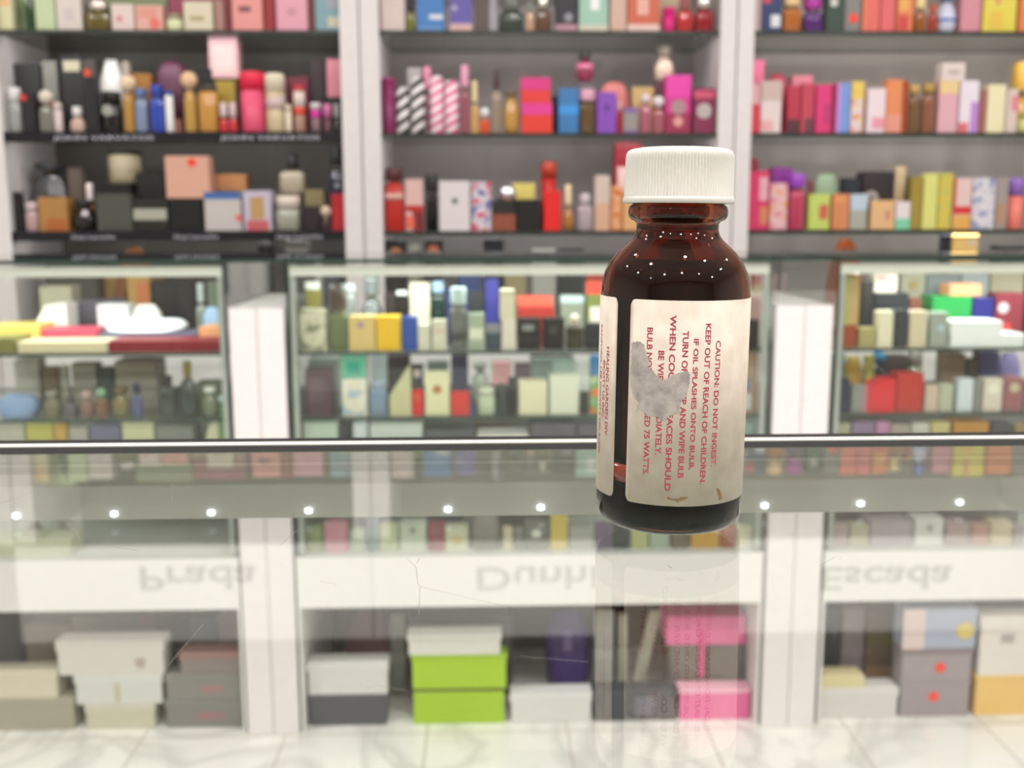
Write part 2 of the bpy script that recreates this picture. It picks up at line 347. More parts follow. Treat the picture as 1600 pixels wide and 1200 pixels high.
# ------------------------------------------------------------------ the bottle
BX = P(1057, 455, 0.2276).x-0.0010; BY = 0.2276; BR = 0.0165
def bottle():
    t = tag(empty('glass_bottle', (BX, BY, COUNTER+0.00008)), 'small amber glass bottle with ribbed white cap and pink printed cream label', 'bottle')
    glass = bpy.data.materials.new('amber_glass'); glass.use_nodes = True; nt = glass.node_tree
    b = nt.nodes['Principled BSDF']; b.inputs['Base Color'].default_value = (0.36, 0.08, 0.03, 1); b.inputs['Transmission Weight'].default_value = 1
    b.inputs['Roughness'].default_value = 0.015; b.inputs['IOR'].default_value = 1.43
    prof = [(0, .0006), (.0120, .0003), (.0136, 0), (.0148, .0003), (.0158, .0012), (.0164, .0028), (.0165, .0050), (.0165, .0505), (.0163, .0528), (.0157, .0552), (.0146, .0575), (.0130, .0596), (.0113, .0612),
            (.0100, .0624), (.0093, .0634), (.0090, .0645), (.0090, .0658), (.0094, .0663), (.0103, .0667), (.0108, .0674), (.0109, .0685), (.0107, .0695), (.0102, .0699), (.0096, .0702), (.0094, .0780), (.0080, .0785)]
    inner = [(.0070, .0780), (.0070, .0640), (.0080, .0625), (.0100, .0607), (.0125, .0583), (.0140, .0560), (.0147, .0530), (.0149, .0500), (.0149, .0120), (.0142, .0105), (.0110, .0098), (0, .0096)]
    up = lambda q: [(r, z+(0.0011 if z > 0.0028 else 0)) for r, z in q]
    seg = 128; vs, fs = [], []; pr = up(prof)+up(inner)
    for r, z in pr:
        for k in range(seg): a = 2*math.pi*k/seg; vs.append((max(r, 1e-5)*math.cos(a), max(r, 1e-5)*math.sin(a), z))
    for i in range(len(pr)-1):
        for k in range(seg):
            a, b2 = i*seg+k, i*seg+(k+1) % seg; fs.append((a, b2, b2+seg, a+seg))
    new('bottle_body', vs, fs, glass, t, smooth=True)
    t.rotation_euler.y = R(0.75)
    # dried dark oil on the inside
    oil = M('030101', 1.0); oil.node_tree.nodes['Principled BSDF'].inputs['Specular IOR Level'].default_value = 0
    loft('oil_residue', [(.0015, .0120, .0120), (.0020, .0140, .0140), (.0036, .0156, .0156), (.0050, .0160, .0160), (.0098, .0160, .0160), (.0104, .0155, .0155)], oil, t, 64)
    loft('oil_film', [(.0152, .01465, .01465), (.0156, .01475, .01475), (.0500, .01475, .01475), (.0540, .0142, .0142), (.0575, .0124, .0124), (.0590, .0108, .0108)], M('3a1a14', 0.3), t, 64)
    loft('glow_band', [(.0112, BR+.00002, BR+.00002), (.0151, BR+.00002, BR+.00002)], M('7c3220', 0.15), t, 96)  # opaque reddish ring outside the glass: light glowing through the amber, painted as colour
    # cap
    cap = M('dedad2', 0.38); vs, fs = [], []
    seg = 104*6
    rows = [(.01195, .0702, 0), (.0121, .0703, 0), (.0121, .0713, 0), (.01192, .0715, 0), (.01190, .0717, 1), (.01175, .0800, 1), (.01165, .0808, .6), (.0113, .0815, .25), (.0106, .0819, 0), (.0092, .08215, 0), (.0, .0823, 0)]
    rows = [(r, z*0.985+0.00212, am) for r, z, am in [(.0096, .0702, 0)]+rows]
    for r, z, am in rows:
        for k in range(seg):
            a = 2*math.pi*k/seg; q = 0.5+0.5*math.cos(k*2*math.pi/6); rr = max(1e-5, r-am*0.00034*(1-q))
            vs.append((rr*math.cos(a), rr*math.sin(a), z))
    for i in range(len(rows)-1):
        for k in range(seg): a, b2 = i*seg+k, i*seg+(k+1) % seg; fs.append((a, b2, b2+seg, a+seg))
    new('screw_cap', vs, fs, cap, t, smooth=True)
    # label: paper sheet round the body with a narrow gap. angle th measured from the camera-facing side, to the right
    base = math.atan2(BX, BY)      # direction away from the camera, as a bearing
    def cyl(th, z, r):
        a = th+base_off; return Vector((r*math.sin(a), -r*math.cos(a), z))
    base_off = -base
    base_off = base_off if False else -math.atan2(BX, BY)
    # facing direction of the side turned to the camera is (-BX,-BY): angle a=-bearing gives sin(-b), -cos(b)
    th0, th1 = R(-33.5), R(360-46.5); n = 200; z0, z1 = .0072, .0512; c = 0.0012
    paper = bpy.data.materials.new('aged_label_paper'); paper.use_nodes = True; nt = paper.node_tree; pb = nt.nodes['Principled BSDF']
    pb.inputs['Roughness'].default_value = 0.6
    tc = nt.nodes.new('ShaderNodeTexCoord'); no = nt.nodes.new('ShaderNodeTexNoise'); no.inputs['Scale'].default_value = 220; no.inputs['Detail'].default_value = 5
    rp = nt.nodes.new('ShaderNodeValToRGB'); rp.color_ramp.elements[0].color = hexc('c6b7a6'); rp.color_ramp.elements[1].color = hexc('dacdbe')
    rp.color_ramp.elements[0].position = 0.25; rp.color_ramp.elements[1].position = 0.7
    nt.links.new(tc.outputs['Object'], no.inputs['Vector']); nt.links.new(no.outputs['Fac'], rp.inputs[0]); nt.links.new(rp.outputs[0], pb.inputs['Base Color'])
    vs, fs = [], []
    for i in range(n+1):
        s = i/n; th = th0+(th1-th0)*s; e = min(s, 1-s)*(th1-th0)*BR; k = 0
        if e < c: k = c-math.sqrt(max(0, c*c-(c-e)**2))
        for r in (BR+0.00004, BR+0.00012):
            vs.append(cyl(th, z0+k, r)); vs.append(cyl(th, z1-k, r))
    for i in range(n):
        a = i*4; b2 = a+4
        fs += [(a+2, b2+2, b2+3, a+3), (a+1, b2+1, b2, a), (a, b2, b2+2, a+2), (a+3, b2+3, b2+1, a+1)]
    fs += [(0, 2, 3, 1), (n*4+1, n*4+3, n*4+2, n*4)]
    lab = new('label', vs, fs, paper, t, smooth=False)
    for p in lab.data.polygons: p.use_smooth = True
    ink = M('b23a52', 0.6); ink2 = M('a83c48', 0.6)
    def zof(y, th):    # height on the bottle seen at image row y, at angle th round from the camera side
        Yp = BY-BR*math.cos(th); d = ray(1050, y); return (ORI+d*(Yp/d.y)).z-COUNTER-0.00006
    def line(s, px, ytop, ybot, ink, hh=0.00128, cxx=None):
        u = (px-(1050 if cxx is None else cxx))/115.0; th = math.asin(max(-0.995, min(0.995, u)))
        za, zb = zof(ytop, th), zof(ybot, th)
        def fn(v):
            return cyl(th+(v.y)/BR, za-v.x, BR+0.00015)
        o = textobj('label_text', s, 0.01, ink, None, 0, None, width=za-zb, height=hh, fn=fn, bold=0.00022)
        o.parent = lab
    for s, px, a, b2 in (('CAUTION: DO NOT INGEST.', 1111, 531, 727), ('KEEP OUT OF REACH OF CHILDREN.', 1095.5, 505, 755), ('IF OIL SPLASHES ONTO BULB,', 1079, 529, 733),
                         ('TURN OFF LAMP AND WIPE BULB', 1063, 517, 747), ('WHEN COOL. SURFACES SHOULD', 1044.5, 493, 768), ('BE WIPED IMMEDIATELY.', 1029, 549, 712), ('BULB NOT TO EXCEED 75 WATTS.', 1012, 513, 744)):
        line(s, px, a, b2, ink)
    for s, px, a, b2 in (('HEALING GARDEN DIV.', 951, 545, 686), ('\u00a9COTY US INC.', 945.5, 565, 657), ('SANFORD, LEE COUNTY NC 27330', 940.4, 509, 712)):
        line(s, px, a, b2, ink2, 0.00120)
    # worn grey patch where a price sticker was torn off
    out = [(262,258),(282,252),(300,250),(314,262),(320,285),(324,308),(340,330),(338,362),(362,392),(400,425),(420,415),(440,398),(480,385),(505,378),(513,400),(512,430),(503,465),(497,500),(480,515),(474,540),(470,570),(455,578),(430,588),(412,612),(396,604),(370,590),(340,592),(310,560),(290,570),(303,530),(275,500),(262,450),(257,400),(262,330)]
    grey = bpy.data.materials.new('scuffed_paper'); grey.use_nodes = True; nt = grey.node_tree; pb = nt.nodes['Principled BSDF']; pb.inputs['Roughness'].default_value = 0.8
    tc = nt.nodes.new('ShaderNodeTexCoord'); no = nt.nodes.new('ShaderNodeTexNoise'); no.inputs['Scale'].default_value = 400; no.inputs['Detail'].default_value = 8
    rp = nt.nodes.new('ShaderNodeValToRGB'); rp.color_ramp.elements[0].color = hexc('9c9490'); rp.color_ramp.elements[1].color = hexc('c0b6b0')
    rp.color_ramp.elements[0].position = 0.35; rp.color_ramp.elements[1].position = 0.62
    nt.links.new(tc.outputs['Object'], no.inputs['Vector']); nt.links.new(no.outputs['Fac'], rp.inputs[0]); nt.links.new(rp.outputs[0], pb.inputs['Base Color'])
    def patch(name, pts, mat, rr, g=2.6):
        """a thin scuffed layer on the label: small facets inside the traced outline, each lying on the curve"""
        def inside(x, y):
            r = False; n = len(pts)
            for i in range(n):
                (x1, y1), (x2, y2) = pts[i], pts[(i+1) % n]
                if (y1 > y) != (y2 > y) and x < (x2-x1)*(y-y1)/(y2-y1)+x1: r = not r
            return r
        xs = [p[0] for p in pts]; ys = [p[1] for p in pts]; x0, y0 = min(xs), min(ys)
        nx, ny = int((max(xs)-x0)/g)+1, int((max(ys)-y0)/g)+1; idx, vs, fs = {}, [], []
        def vert(i, j):
            if (i, j) not in idx:
                X, Yy = 900+(x0+i*g+random.uniform(-.8, .8))/2.926, 450+(y0+j*g+random.uniform(-.8, .8))/2.926
                th = max(R(-33), math.asin((X-1050)/115.0)); idx[(i, j)] = len(vs); vs.append(cyl(th, zof(Yy, th), rr+random.uniform(0, .00002)))
            return idx[(i, j)]
        for i in range(nx):
            for j in range(ny):
                jx, jy = random.uniform(-3, 3), random.uniform(-3, 3)
                if inside(x0+(i+.5)*g+jx, y0+(j+.5)*g+jy): fs.append((vert(i, j+1), vert(i+1, j+1), vert(i+1, j), vert(i, j)))
        new(name, vs, fs, mat, lab)
    patch('torn_patch', out, grey, BR+0.00019)
    st = M('8a6a48', 0.8)
    patch('stain', [(430,955),(450,965),(475,968),(500,955),(527,955),(505,968),(480,980),(465,972),(440,968)], st, BR+0.00016)
    patch('stain', [(645,905),(660,912),(668,935),(672,955),(660,960),(655,935)], st, BR+0.00016)
bottle()

# ------------------------------------------------------------------ merchandise builders
NAMES = {'box': ('carton', 'box'), 'bot': ('perfume_bottle', 'bottle'), 'ball': ('perfume_bottle', 'bottle'), 'rnd': ('perfume_bottle', 'bottle'),
         'cyl': ('canister', 'tin'), 'twist': ('canister', 'tin'), 'lid': ('storage_box', 'box'), 'bag': ('shopping_bag', 'bag'), 'jar': ('cosmetic_jar', 'jar'),
         'wedge': ('carton', 'box'), 'dome': ('gift_case', 'case'), 'arch': ('bangle_case', 'case'), 'pack': ('flat_box', 'box'), 'board': ('cardboard_sheet', 'board')}
def mat(c, rough=0.42):
    if isinstance(c, tuple): return floral(*c)
    if c == 'BW': return STR_BW
    if c == 'PK': return STR_PK
    if c.endswith('*'): return M(c[:-1], 0.12, coat=0.5)            # glossy glass or lacquer
    if c.endswith('~'): return M(c[:-1], 0.05, trans=0.75)          # see-through crystal
    if c.endswith('^'): return M(c[:-1], 0.22, metal=0.85)          # metal
    return M(c, rough)
def details(root, w, h, o):
    """printed panels p=(u0,u1,v0,v1,colour), stickers d=(u,v,radius px share,colour), bands b=(v0,v1,colour) on the front face"""
    k = 0
    for u0, u1, v0, v1, c in o.get('p', []):
        k += 1; box('printed_panel', (u0-.5)*w, (u1-.5)*w, -0.0006*k, 0.0004, v0*h, v1*h, mat(c), root)
    for u, v, r, c in o.get('d', []):
        k += 1; disc('sticker' if c in ('ff4a3c', 'f05048') else 'emblem', r*w, 0.0006, mat(c), root, ((u-.5)*w, -0.0006*k, v*h))
def build(kind, w, h, d, col, o, loc):
    x, y, z = loc; nm = NAMES[kind][0]; m = mat(col); c2 = o.get('c', None); rot = R(o.get('r', 0))
    if kind in ('box', 'pack'):
        if c2 and 'cf' in o:          # carton whose upper part is another colour: base and lid
            f = o['cf']; root = chamf(nm, w, d, h*(1-f), m, None, loc, rot=rot)
            chamf('lid', w*1.004, d*1.004, h*f, mat(c2), root, (0, -0.0001, h*(1-f)))
        else:
            root = chamf(nm, w, d, h, m, None, loc, rot=rot)
        if c2 and 'cf' not in o:      # side face colour shown as a wrap panel
            box('side_panel', w/2-0.0003, w/2+0.0005, d*0.02, d*0.98, h*0.02, h*0.98, mat(c2), root)
        details(root, w, h, o)
    elif kind == 'lid':
        f = o.get('cf', 0.3); root = chamf(nm, w*0.97, d*0.97, h*(1-f)+0.002, m, None, loc, rot=rot)
        chamf('lid', w, d, h*f, mat(c2 or col), root, (0, -d*0.015, h*(1-f))); details(root, w*0.97, h, o)
    elif kind in ('bot', 'rnd', 'ball'):
        f = o.get('cf', 0.28); n = 2.0 if kind == 'rnd' else o.get('n', 5.0); hb = h*(1-f); rx, ry = w/2, min(d/2, w/2)
        sq = o.get('sq', 0.9); nk = o.get('nk', 0.45)
        if kind == 'rnd': secs = [(0, rx*.55, ry*.55), (hb*.05, rx*.78, ry*.78), (hb*.25, rx*.97, ry*.97), (hb*.5, rx, ry), (hb*.75, rx*.86, ry*.86), (hb*.92, rx*.5, ry*.5), (hb, rx*nk*.8, ry*nk*.8)]
        else: secs = [(0, rx*.93, ry*.93), (hb*.03, rx, ry), (hb*.78, rx*.98, ry*.98), (hb*.9, rx*sq, ry*sq), (hb*.96, rx*max(nk, sq*.8), ry*max(nk, sq*.8)), (hb, rx*nk, ry*nk)]
        root = loft(nm, secs, m, None, 28, n, loc=(x, y+ry, z)); cm = mat(c2 or 'c8c8cc^'); cw = o.get('cw', nk*1.5)*rx
        loft('neck', [(hb-0.001, cw*.6, cw*.6), (hb+h*f*.15, cw*.6, cw*.6)], M('b8b0a0', 0.2, 0.8), root, 16)
        if kind == 'ball' or o.get('ball'):
            r = h*f*.46; cc = hb+h*f*.12+r
            loft('ball_cap', [(cc+r*math.sin(t), max(1e-4, r*math.cos(t)), max(1e-4, r*math.cos(t))) for t in [R(-88+22*i) for i in range(9)]], cm, root, 20)
        else:
            loft('cap', [(hb+h*f*.12, cw*.96, cw*.96), (hb+h*f*.16, cw, cw), (h*.985, cw*.97, cw*.97), (h, cw*.88, cw*.88)], cm, root, 24, o.get('cn', 2.5))
        dd = dict(o); 
        if 'p' in o or 'd' in o:
            k = 0
            for u0, u1, v0, v1, c in o.get('p', []):
                k += 1; loft('printed_band', [(v0*h, rx*1.012+.0002*k, ry*1.012+.0002*k), (v1*h, rx*1.012+.0002*k, ry*1.012+.0002*k)], mat(c), root, 28, n)
            for u, v, r, c in o.get('d', []): disc('emblem', r*w, 0.0012, mat(c), root, ((u-.5)*w, -ry-0.0004, v*h))
    elif kind in ('cyl', 'twist'):
        r = w/2; f = o.get('cf', 0.22)
        root = loft(nm, [(0, r*.96, r*.96), (h*.01, r, r), (h*(1-f), r, r)], m, None, 28, loc=(x, y+r, z))
        loft('lid', [(h*(1-f)+.0003, r*1.03, r*1.03), (h*.95, r*1.03, r*1.03), (h*.99, r*.93, r*.93), (h, r*.6, r*.6)], mat(c2 or col), root, 28)
        for u0, u1, v0, v1, c in o.get('p', []): loft('printed_band', [(v0*h, r*1.012, r*1.012), (v1*h, r*1.012, r*1.012)], mat(c), root, 28)
    elif kind == 'jar':
        r = w/2; f = o.get('cf', 0.3); ry = min(d/2, r)
        root = loft(nm, [(0, r*.8, ry*.8), (h*.08, r*.97, ry*.97), (h*(.9-f), r, ry), (h*(1-f), r*.8, ry*.8)], m, None, 28, 2.4, loc=(x, y+ry, z))
        loft('lid', [(h*(1-f)+.0002, r*.9, ry*.9), (h*.97, r*.9, ry*.9), (h, r*.8, ry*.8)], mat(c2 or 'd8d4cc'), root, 28)
        for u, v, rr, c in o.get('d', []): disc('emblem', rr*w, 0.0012, mat(c), root, ((u-.5)*w, -ry-0.0004, v*h))
    elif kind == 'dome':
        rx, ry = w/2, d/2
        root = loft(nm, [(0, rx*.97, ry), (h*.55, rx, ry), (h*.75, rx*.94, ry*.95), (h*.9, rx*.75, ry*.8), (h*.97, rx*.5, ry*.55), (h, rx*.2, ry*.2)], m, None, 28, 3.0, loc=(x, y+ry, z))
        loft('rim', [(h*.5, rx*1.01, ry*1.01), (h*.54, rx*1.01, ry*1.01)], mat(c2 or col), root, 28, 3.0)
        details(root, w, h, o)
    elif kind == 'wedge':
        u = o.get('u', 0.6); vs = [(-w/2,0,0),(w/2,0,0),(w/2,d,0),(-w/2,d,0),(w/2,0,h),(w/2,d,h),(w/2-w*(1-u),0,h*.96),(w/2-w*(1-u),d,h*.96),(-w/2,0,h*o.get('lo',.35)),(-w/2,d,h*o.get('lo',.35))]
        fs = [(3,2,1,0),(0,1,4,6,8),(2,3,9,7,5),(1,2,5,4),(3,0,8,9),(8,6,7,9),(6,4,5,7)]
        if o.get('flip'): vs = [(-a, b, c) for a, b, c in vs]; fs = [tuple(reversed(f)) for f in fs]
        root = new(nm, vs, fs, m, None, loc=loc)
        if c2: box('side_panel', (w/2 if not o.get('flip') else -w/2)-.0004, (w/2 if not o.get('flip') else -w/2)+.0004, d*.05, d*.95, h*.05, h*.9, mat(c2), root)
    elif kind == 'arch':
        vs, fs = [], []; n = 16
        for i in range(n+1):
            a = math.pi*i/n
            for r in (1.0, 0.62):
                for yy in (0, d): vs.append((w/2*r*math.cos(a), yy, h*(0.02+0.98*r*math.sin(a))))
        for i in range(n):
            a = i*4; b2 = a+4; fs += [(a, b2, b2+1, a+1), (a+2, a+3, b2+3, b2+2), (a, a+2, b2+2, b2), (a+1, b2+1, b2+3, a+3)]
        fs += [(0,1,3,2), (n*4, n*4+2, n*4+3, n*4+1)]
        root = new(nm, vs, fs, m, None, loc=loc)
        if c2: box('cushion', -w*.28, w*.28, d*.2, d*.8, 0.0, h*.3, mat(c2), root)
    elif kind == 'bag':
        n1, n2 = 18, 10; vs, fs = [], []; rnd = random.Random(int(w*1e5)+int(h*1e4))
        for j in range(n2+1):
            v = j/n2; sc = (0.92+0.16*math.sin(v*math.pi))*(1 if v < .75 else 1-(v-.75)*o.get('tp', 1.4)); dp = (1-v)**.7*0.85+0.12
            for k in range(n1):
                a = 2*math.pi*k/n1; c, s_ = math.cos(a), math.sin(a); q = (abs(c)**3+abs(s_)**3)**(-1/3); rr = 1+rnd.uniform(-.05, .05)
                vs.append((w/2*sc*q*c*rr, d/2+d/2*dp*q*s_*rr, h*min(1, v*(1+rnd.uniform(-.03, .0)))))
        for j in range(n2):
            for k in range(n1): a, b2 = j*n1+k, j*n1+(k+1) % n1; fs.append((a, b2, b2+n1, a+n1))
        fs += [tuple(range(n1-1, -1, -1)), tuple(range(n2*n1, (n2+1)*n1))]
        root = new(nm, vs, fs, m, None, loc=loc, smooth=True)
        if c2:
            hh = o.get('hh', .25)*h; box('gathered_top', -w*.16, w*.16, d*.4, d*.6, h*.96, h+hh, mat(c2), root)
        details(root, w*.7, h, o)
    elif kind == 'board':
        sl = o.get('sl', 0); vs = [(-w/2,0,0),(w/2,0,0),(w/2,d,0),(-w/2,d,0)]+[(a+sl, b, h) for a, b in ((-w/2,0),(w/2,0),(w/2,d),(-w/2,d))]
        root = new(nm, vs, BF, m, None, loc=loc)
    return root

USED = set()
def row(items, phrase, group, z, Y0, pitch=0.068, maxd=0.058, lim=None):
    """items: (kind, x0, x1, ytop, row, colour, description[, options]); row 'on' = stands on the one before"""
    last = {}; prev = None
    for it in items:
        kind, x0, x1, yt, r, col, desc = it[:7]; o = it[7] if len(it) > 7 else {}
        if 'on' == r: Y, zb, pr = prev; zb = prev[1]+0.0002; Y = prev[0]+0.001; dmax = prev[2]
        else: Y = Y0+r*pitch; zb = z+0.0002; dmax = maxd; 
        ymid = yt+20
        a, b = P(x0, ymid, Y).x, P(x1, ymid, Y).x
        if lim: a, b = max(a, lim[0]+0.0015), min(b, lim[1]-0.0015)
        if r != 'on':
            if r in last and a < last[r]+0.0012: a = last[r]+0.0012
            last[r] = b
        w = b-a; h = P((x0+x1)/2, yt, Y).z-zb
        if w < 0.004 or h < 0.006: print('BAD ITEM', desc, w, h); continue
        d = min(o.get('dd', dmax), dmax, max(w*o.get('ar', 0.8), 0.012))
        root = build(kind, w, h, d, col, o, ((a+b)/2, Y, zb))
        words = (desc+' '+phrase).split(); 
        if len(words) > 16: print('LONG', desc, phrase)
        l = ' '.join(words)
        if l in USED: print('DUP', l)
        USED.add(l)
        nm, cat = NAMES[kind]
        if o.get('name'): nm, cat = o['name']; root.name = nm
        tag(root, l, cat, o.get('g', group))
        prev = (Y, zb+h, d)

# ------------------------------------------------------------------ merchandise, shelf by shelf (photo columns give real places)
RED = 'ff4a3c'
B = lambda *a: a
W0 = YW+0.015
CL = [(a+0.018, b-0.018) for a, b, _ in cases]; CB = [(a+0.006, b-0.006) for a, b, _ in cases]
row([
 ('box',-22,18,-22,0,'e4e0b4','cream carton with orange patch',{'p':[(.1,.85,.55,.95,'f2c890')]}),
 ('bot',36,50,-18,0,'2f5030*','narrow dark green bottle',{'c':'c8dca8','cf':.2}),
 ('box',20,34,-14,0,'cfe0b0','pale lime slim carton'),
 ('box',53,84,-20,0,'cdddb0','pale green carton'),
 ('box',87,126,-16,0,'e6dad4','off-white carton with faint print',{'p':[(.3,.7,.25,.55,'d8cccc')]}),
 ('bot',129,171,-2,0,'6e6028*','squat olive bottle with two silver caps',{'c':'f0e8e0^','cf':.35,'nk':.5}),
 ('box',174,209,6,0,'eed8d4','small blush carton with pink spot',{'d':[(.35,.45,.14,'e08898')]}),
 ('box',212,254,8,0,'eeb8ac','small salmon carton with red spot',{'p':[(.1,.8,.5,.9,'e8a090')],'d':[(.7,.3,.2,'f47870')]}),
 ('jar',258,284,20,0,'e8ecc0','small cream green jar',{'c':'a89880'}),
 ('box',287,332,2,0,'e6dcc4','cream carton with gold print',{'p':[(.2,.7,.35,.5,'b8a878')]}),
 ('box',335,350,0,0,'b08478','rose brown slim carton'),
 ('box',352,359,-8,0,'8c2838','thin maroon carton'),
 ('box',362,409,-14,0,'f2a09c','coral pink carton with dark lettering',{'p':[(.22,.62,.48,.62,'805058')],'c':'f0a48c'}),
 ('box',412,428,-16,0,'a02830','dark red slim carton'),
 ('box',431,480,-12,0,'eeaabc','baby pink carton',{'p':[(.35,.65,.4,.6,'d898a8')]}),
 ('box',483,490,-10,0,'78403c','thin russet carton'),
 ('box',492,530,-16,0,'88aab4','teal blue carton with cream corner',{'p':[(.5,.95,.1,.35,'d4ceb8'),(.45,.9,.55,.8,'a8a8b8')]}),
 ('box',0,60,-30,1,'b8c8a0','sage carton behind the cream one'),
 ('box',165,260,-24,1,'8a9870','olive green wide carton'),
 ('box',262,350,-20,1,'a04860','raspberry wide carton'),
], 'on the top wall shelf, left bay', 'cosmetics on the top shelf, left bay', SH[0], W0, lim=bays[0])
row([
 ('box',594,632,-18,0,'e0ccc8','pale blush carton'),
 ('bot',634,649,-4,0,'7c7c38*','slim olive bottle with black cap',{'c':'1c1c18','cf':.45}),
 ('box',651,694,-14,0,'4a84c8','sky blue carton with white bow',{'p':[(.45,.95,.3,.42,'e8e8f0'),(.05,.9,0,.12,'6898d0')]}),
 ('box',703,737,-12,0,'6a5eb0','violet carton with pink base band',{'p':[(0,1,0,.2,'e0b8b4')],'d':[(.2,.6,.14,'b8b0e0')]}),
 ('box',741,763,-8,0,'60524e','dark taupe carton'),
 ('box',765,776,-20,0,'a8a4b0','thin silver grey carton'),
 ('bot',779,819,-10,0,'3a4840*','dark green faceted bottle with clear cap',{'c':'b8beb8~','cf':.45,'n':7}),
 ('bot',822,834,2,0,'d4a888*','slim peach bottle with crystal cap',{'c':'e0f0e0~','cf':.35}),
 ('bot',836,862,-10,0,'6c4c3a*','brown square bottle with silver cap',{'c':'d8d8c8^','cf':.4}),
 ('box',868,902,-14,0,'2c2830','black carton with mauve base',{'p':[(0,1,0,.18,'c090a0')],'d':[(.6,.35,.2,'9a96a4')]}),
 ('box',905,950,-18,0,'a8d0be','mint carton with white bow',{'p':[(.4,.7,.5,.85,'ffffff'),(0,1,0,.15,'e0d8c4')]}),
 ('box',954,979,-14,0,'dcb8a8','pale peach carton'),
 ('box',981,1031,-16,0,'d86a50','coral red carton with white base',{'p':[(0,1,0,.18,'f2d0c8'),(.3,.65,.4,.8,'f0b8a8')]}),
 ('cyl',1037,1056,10,0,'e82888','hot pink small tube',{'c':'e82888'}),
 ('bot',1059,1084,-4,0,'c83038*','red bottle with clear cap',{'c':'e08890~','cf':.35}),
 ('bot',1087,1116,-10,0,'a01428*','crimson bottle with silver cap',{'c':'e0dcdc^','cf':.4,'cw':.8}),
 ('box',1030,1080,-20,1,'c8b898','beige carton behind the pink tube'),
 ('box',780,860,-22,1,'5c6860','grey green carton behind the bottles'),
], 'on the top wall shelf, middle bay', 'cosmetics on the top shelf, middle bay', SH[0], W0, lim=bays[1])
row([
 ('box',1178,1190,-8,0,'c0a8ac','dusty pink slim carton'),
 ('box',1192,1222,-14,0,'2c3c6c','navy carton with white bird shape',{'p':[(.45,.95,.12,.42,'e8e8ee'),(.0,.4,.7,.95,'d84858')]}),
 ('bot',1225,1255,-16,0,'c07030*','amber bottle with cream cap',{'c':'f4d09c','cf':.42,'cw':.9,'sq':1.0}),
 ('bot',1258,1289,-16,0,'5c2878*','dark purple bottle with magenta cap',{'c':'b838a8','cf':.5,'cw':.85}),
 ('box',1292,1320,-14,0,'384c40','dark green carton with white oval',{'d':[(.4,.72,.22,'dcdcd4')]}),
 ('box',1321,1346,-14,0,'8c8684','grey carton with red round sticker',{'d':[(.55,.34,.3,RED)]}),
 ('box',1349,1376,-18,0,'ee7268','coral carton with orange edge',{'p':[(.0,.12,.0,1,'f09060')]}),
 ('box',1378,1400,-18,0,'ec6e74','salmon red carton'),
 ('box',1403,1428,-16,0,'ee8858','orange carton with gold and red squares',{'p':[(.1,.7,.5,.8,'f4b460'),(.1,.7,.05,.4,'d84848')]}),
 ('bot',1431,1450,-12,0,'a0602c*','amber brown bottle with gold cap',{'c':'f4dca0','cf':.45,'cw':.9}),
 ('bot',1452,1466,6,0,'b04430*','small russet bottle with gold foot',{'c':'c84838','cf':.3}),
 ('rnd',1470,1500,-20,0,'dcdcf4*','white and blue curved bottle',{'c':'6878c0','cf':.3,'p':[(0,1,.25,.32,'6080c8')]}),
 ('box',1503,1534,-16,0,'dc94a4','rose pink carton'),
 ('box',1538,1590,-22,0,'ecdc58','lemon carton with pink print',{'p':[(.35,.5,.6,.95,'e8987c'),(.2,.6,.1,.45,'f0c850')]}),
 ('box',1594,1636,-18,0,'e88850','bright orange carton at the right edge'),
], 'on the top wall shelf, right bay', 'cosmetics on the top shelf, right bay', SH[0], W0, lim=bays[2])

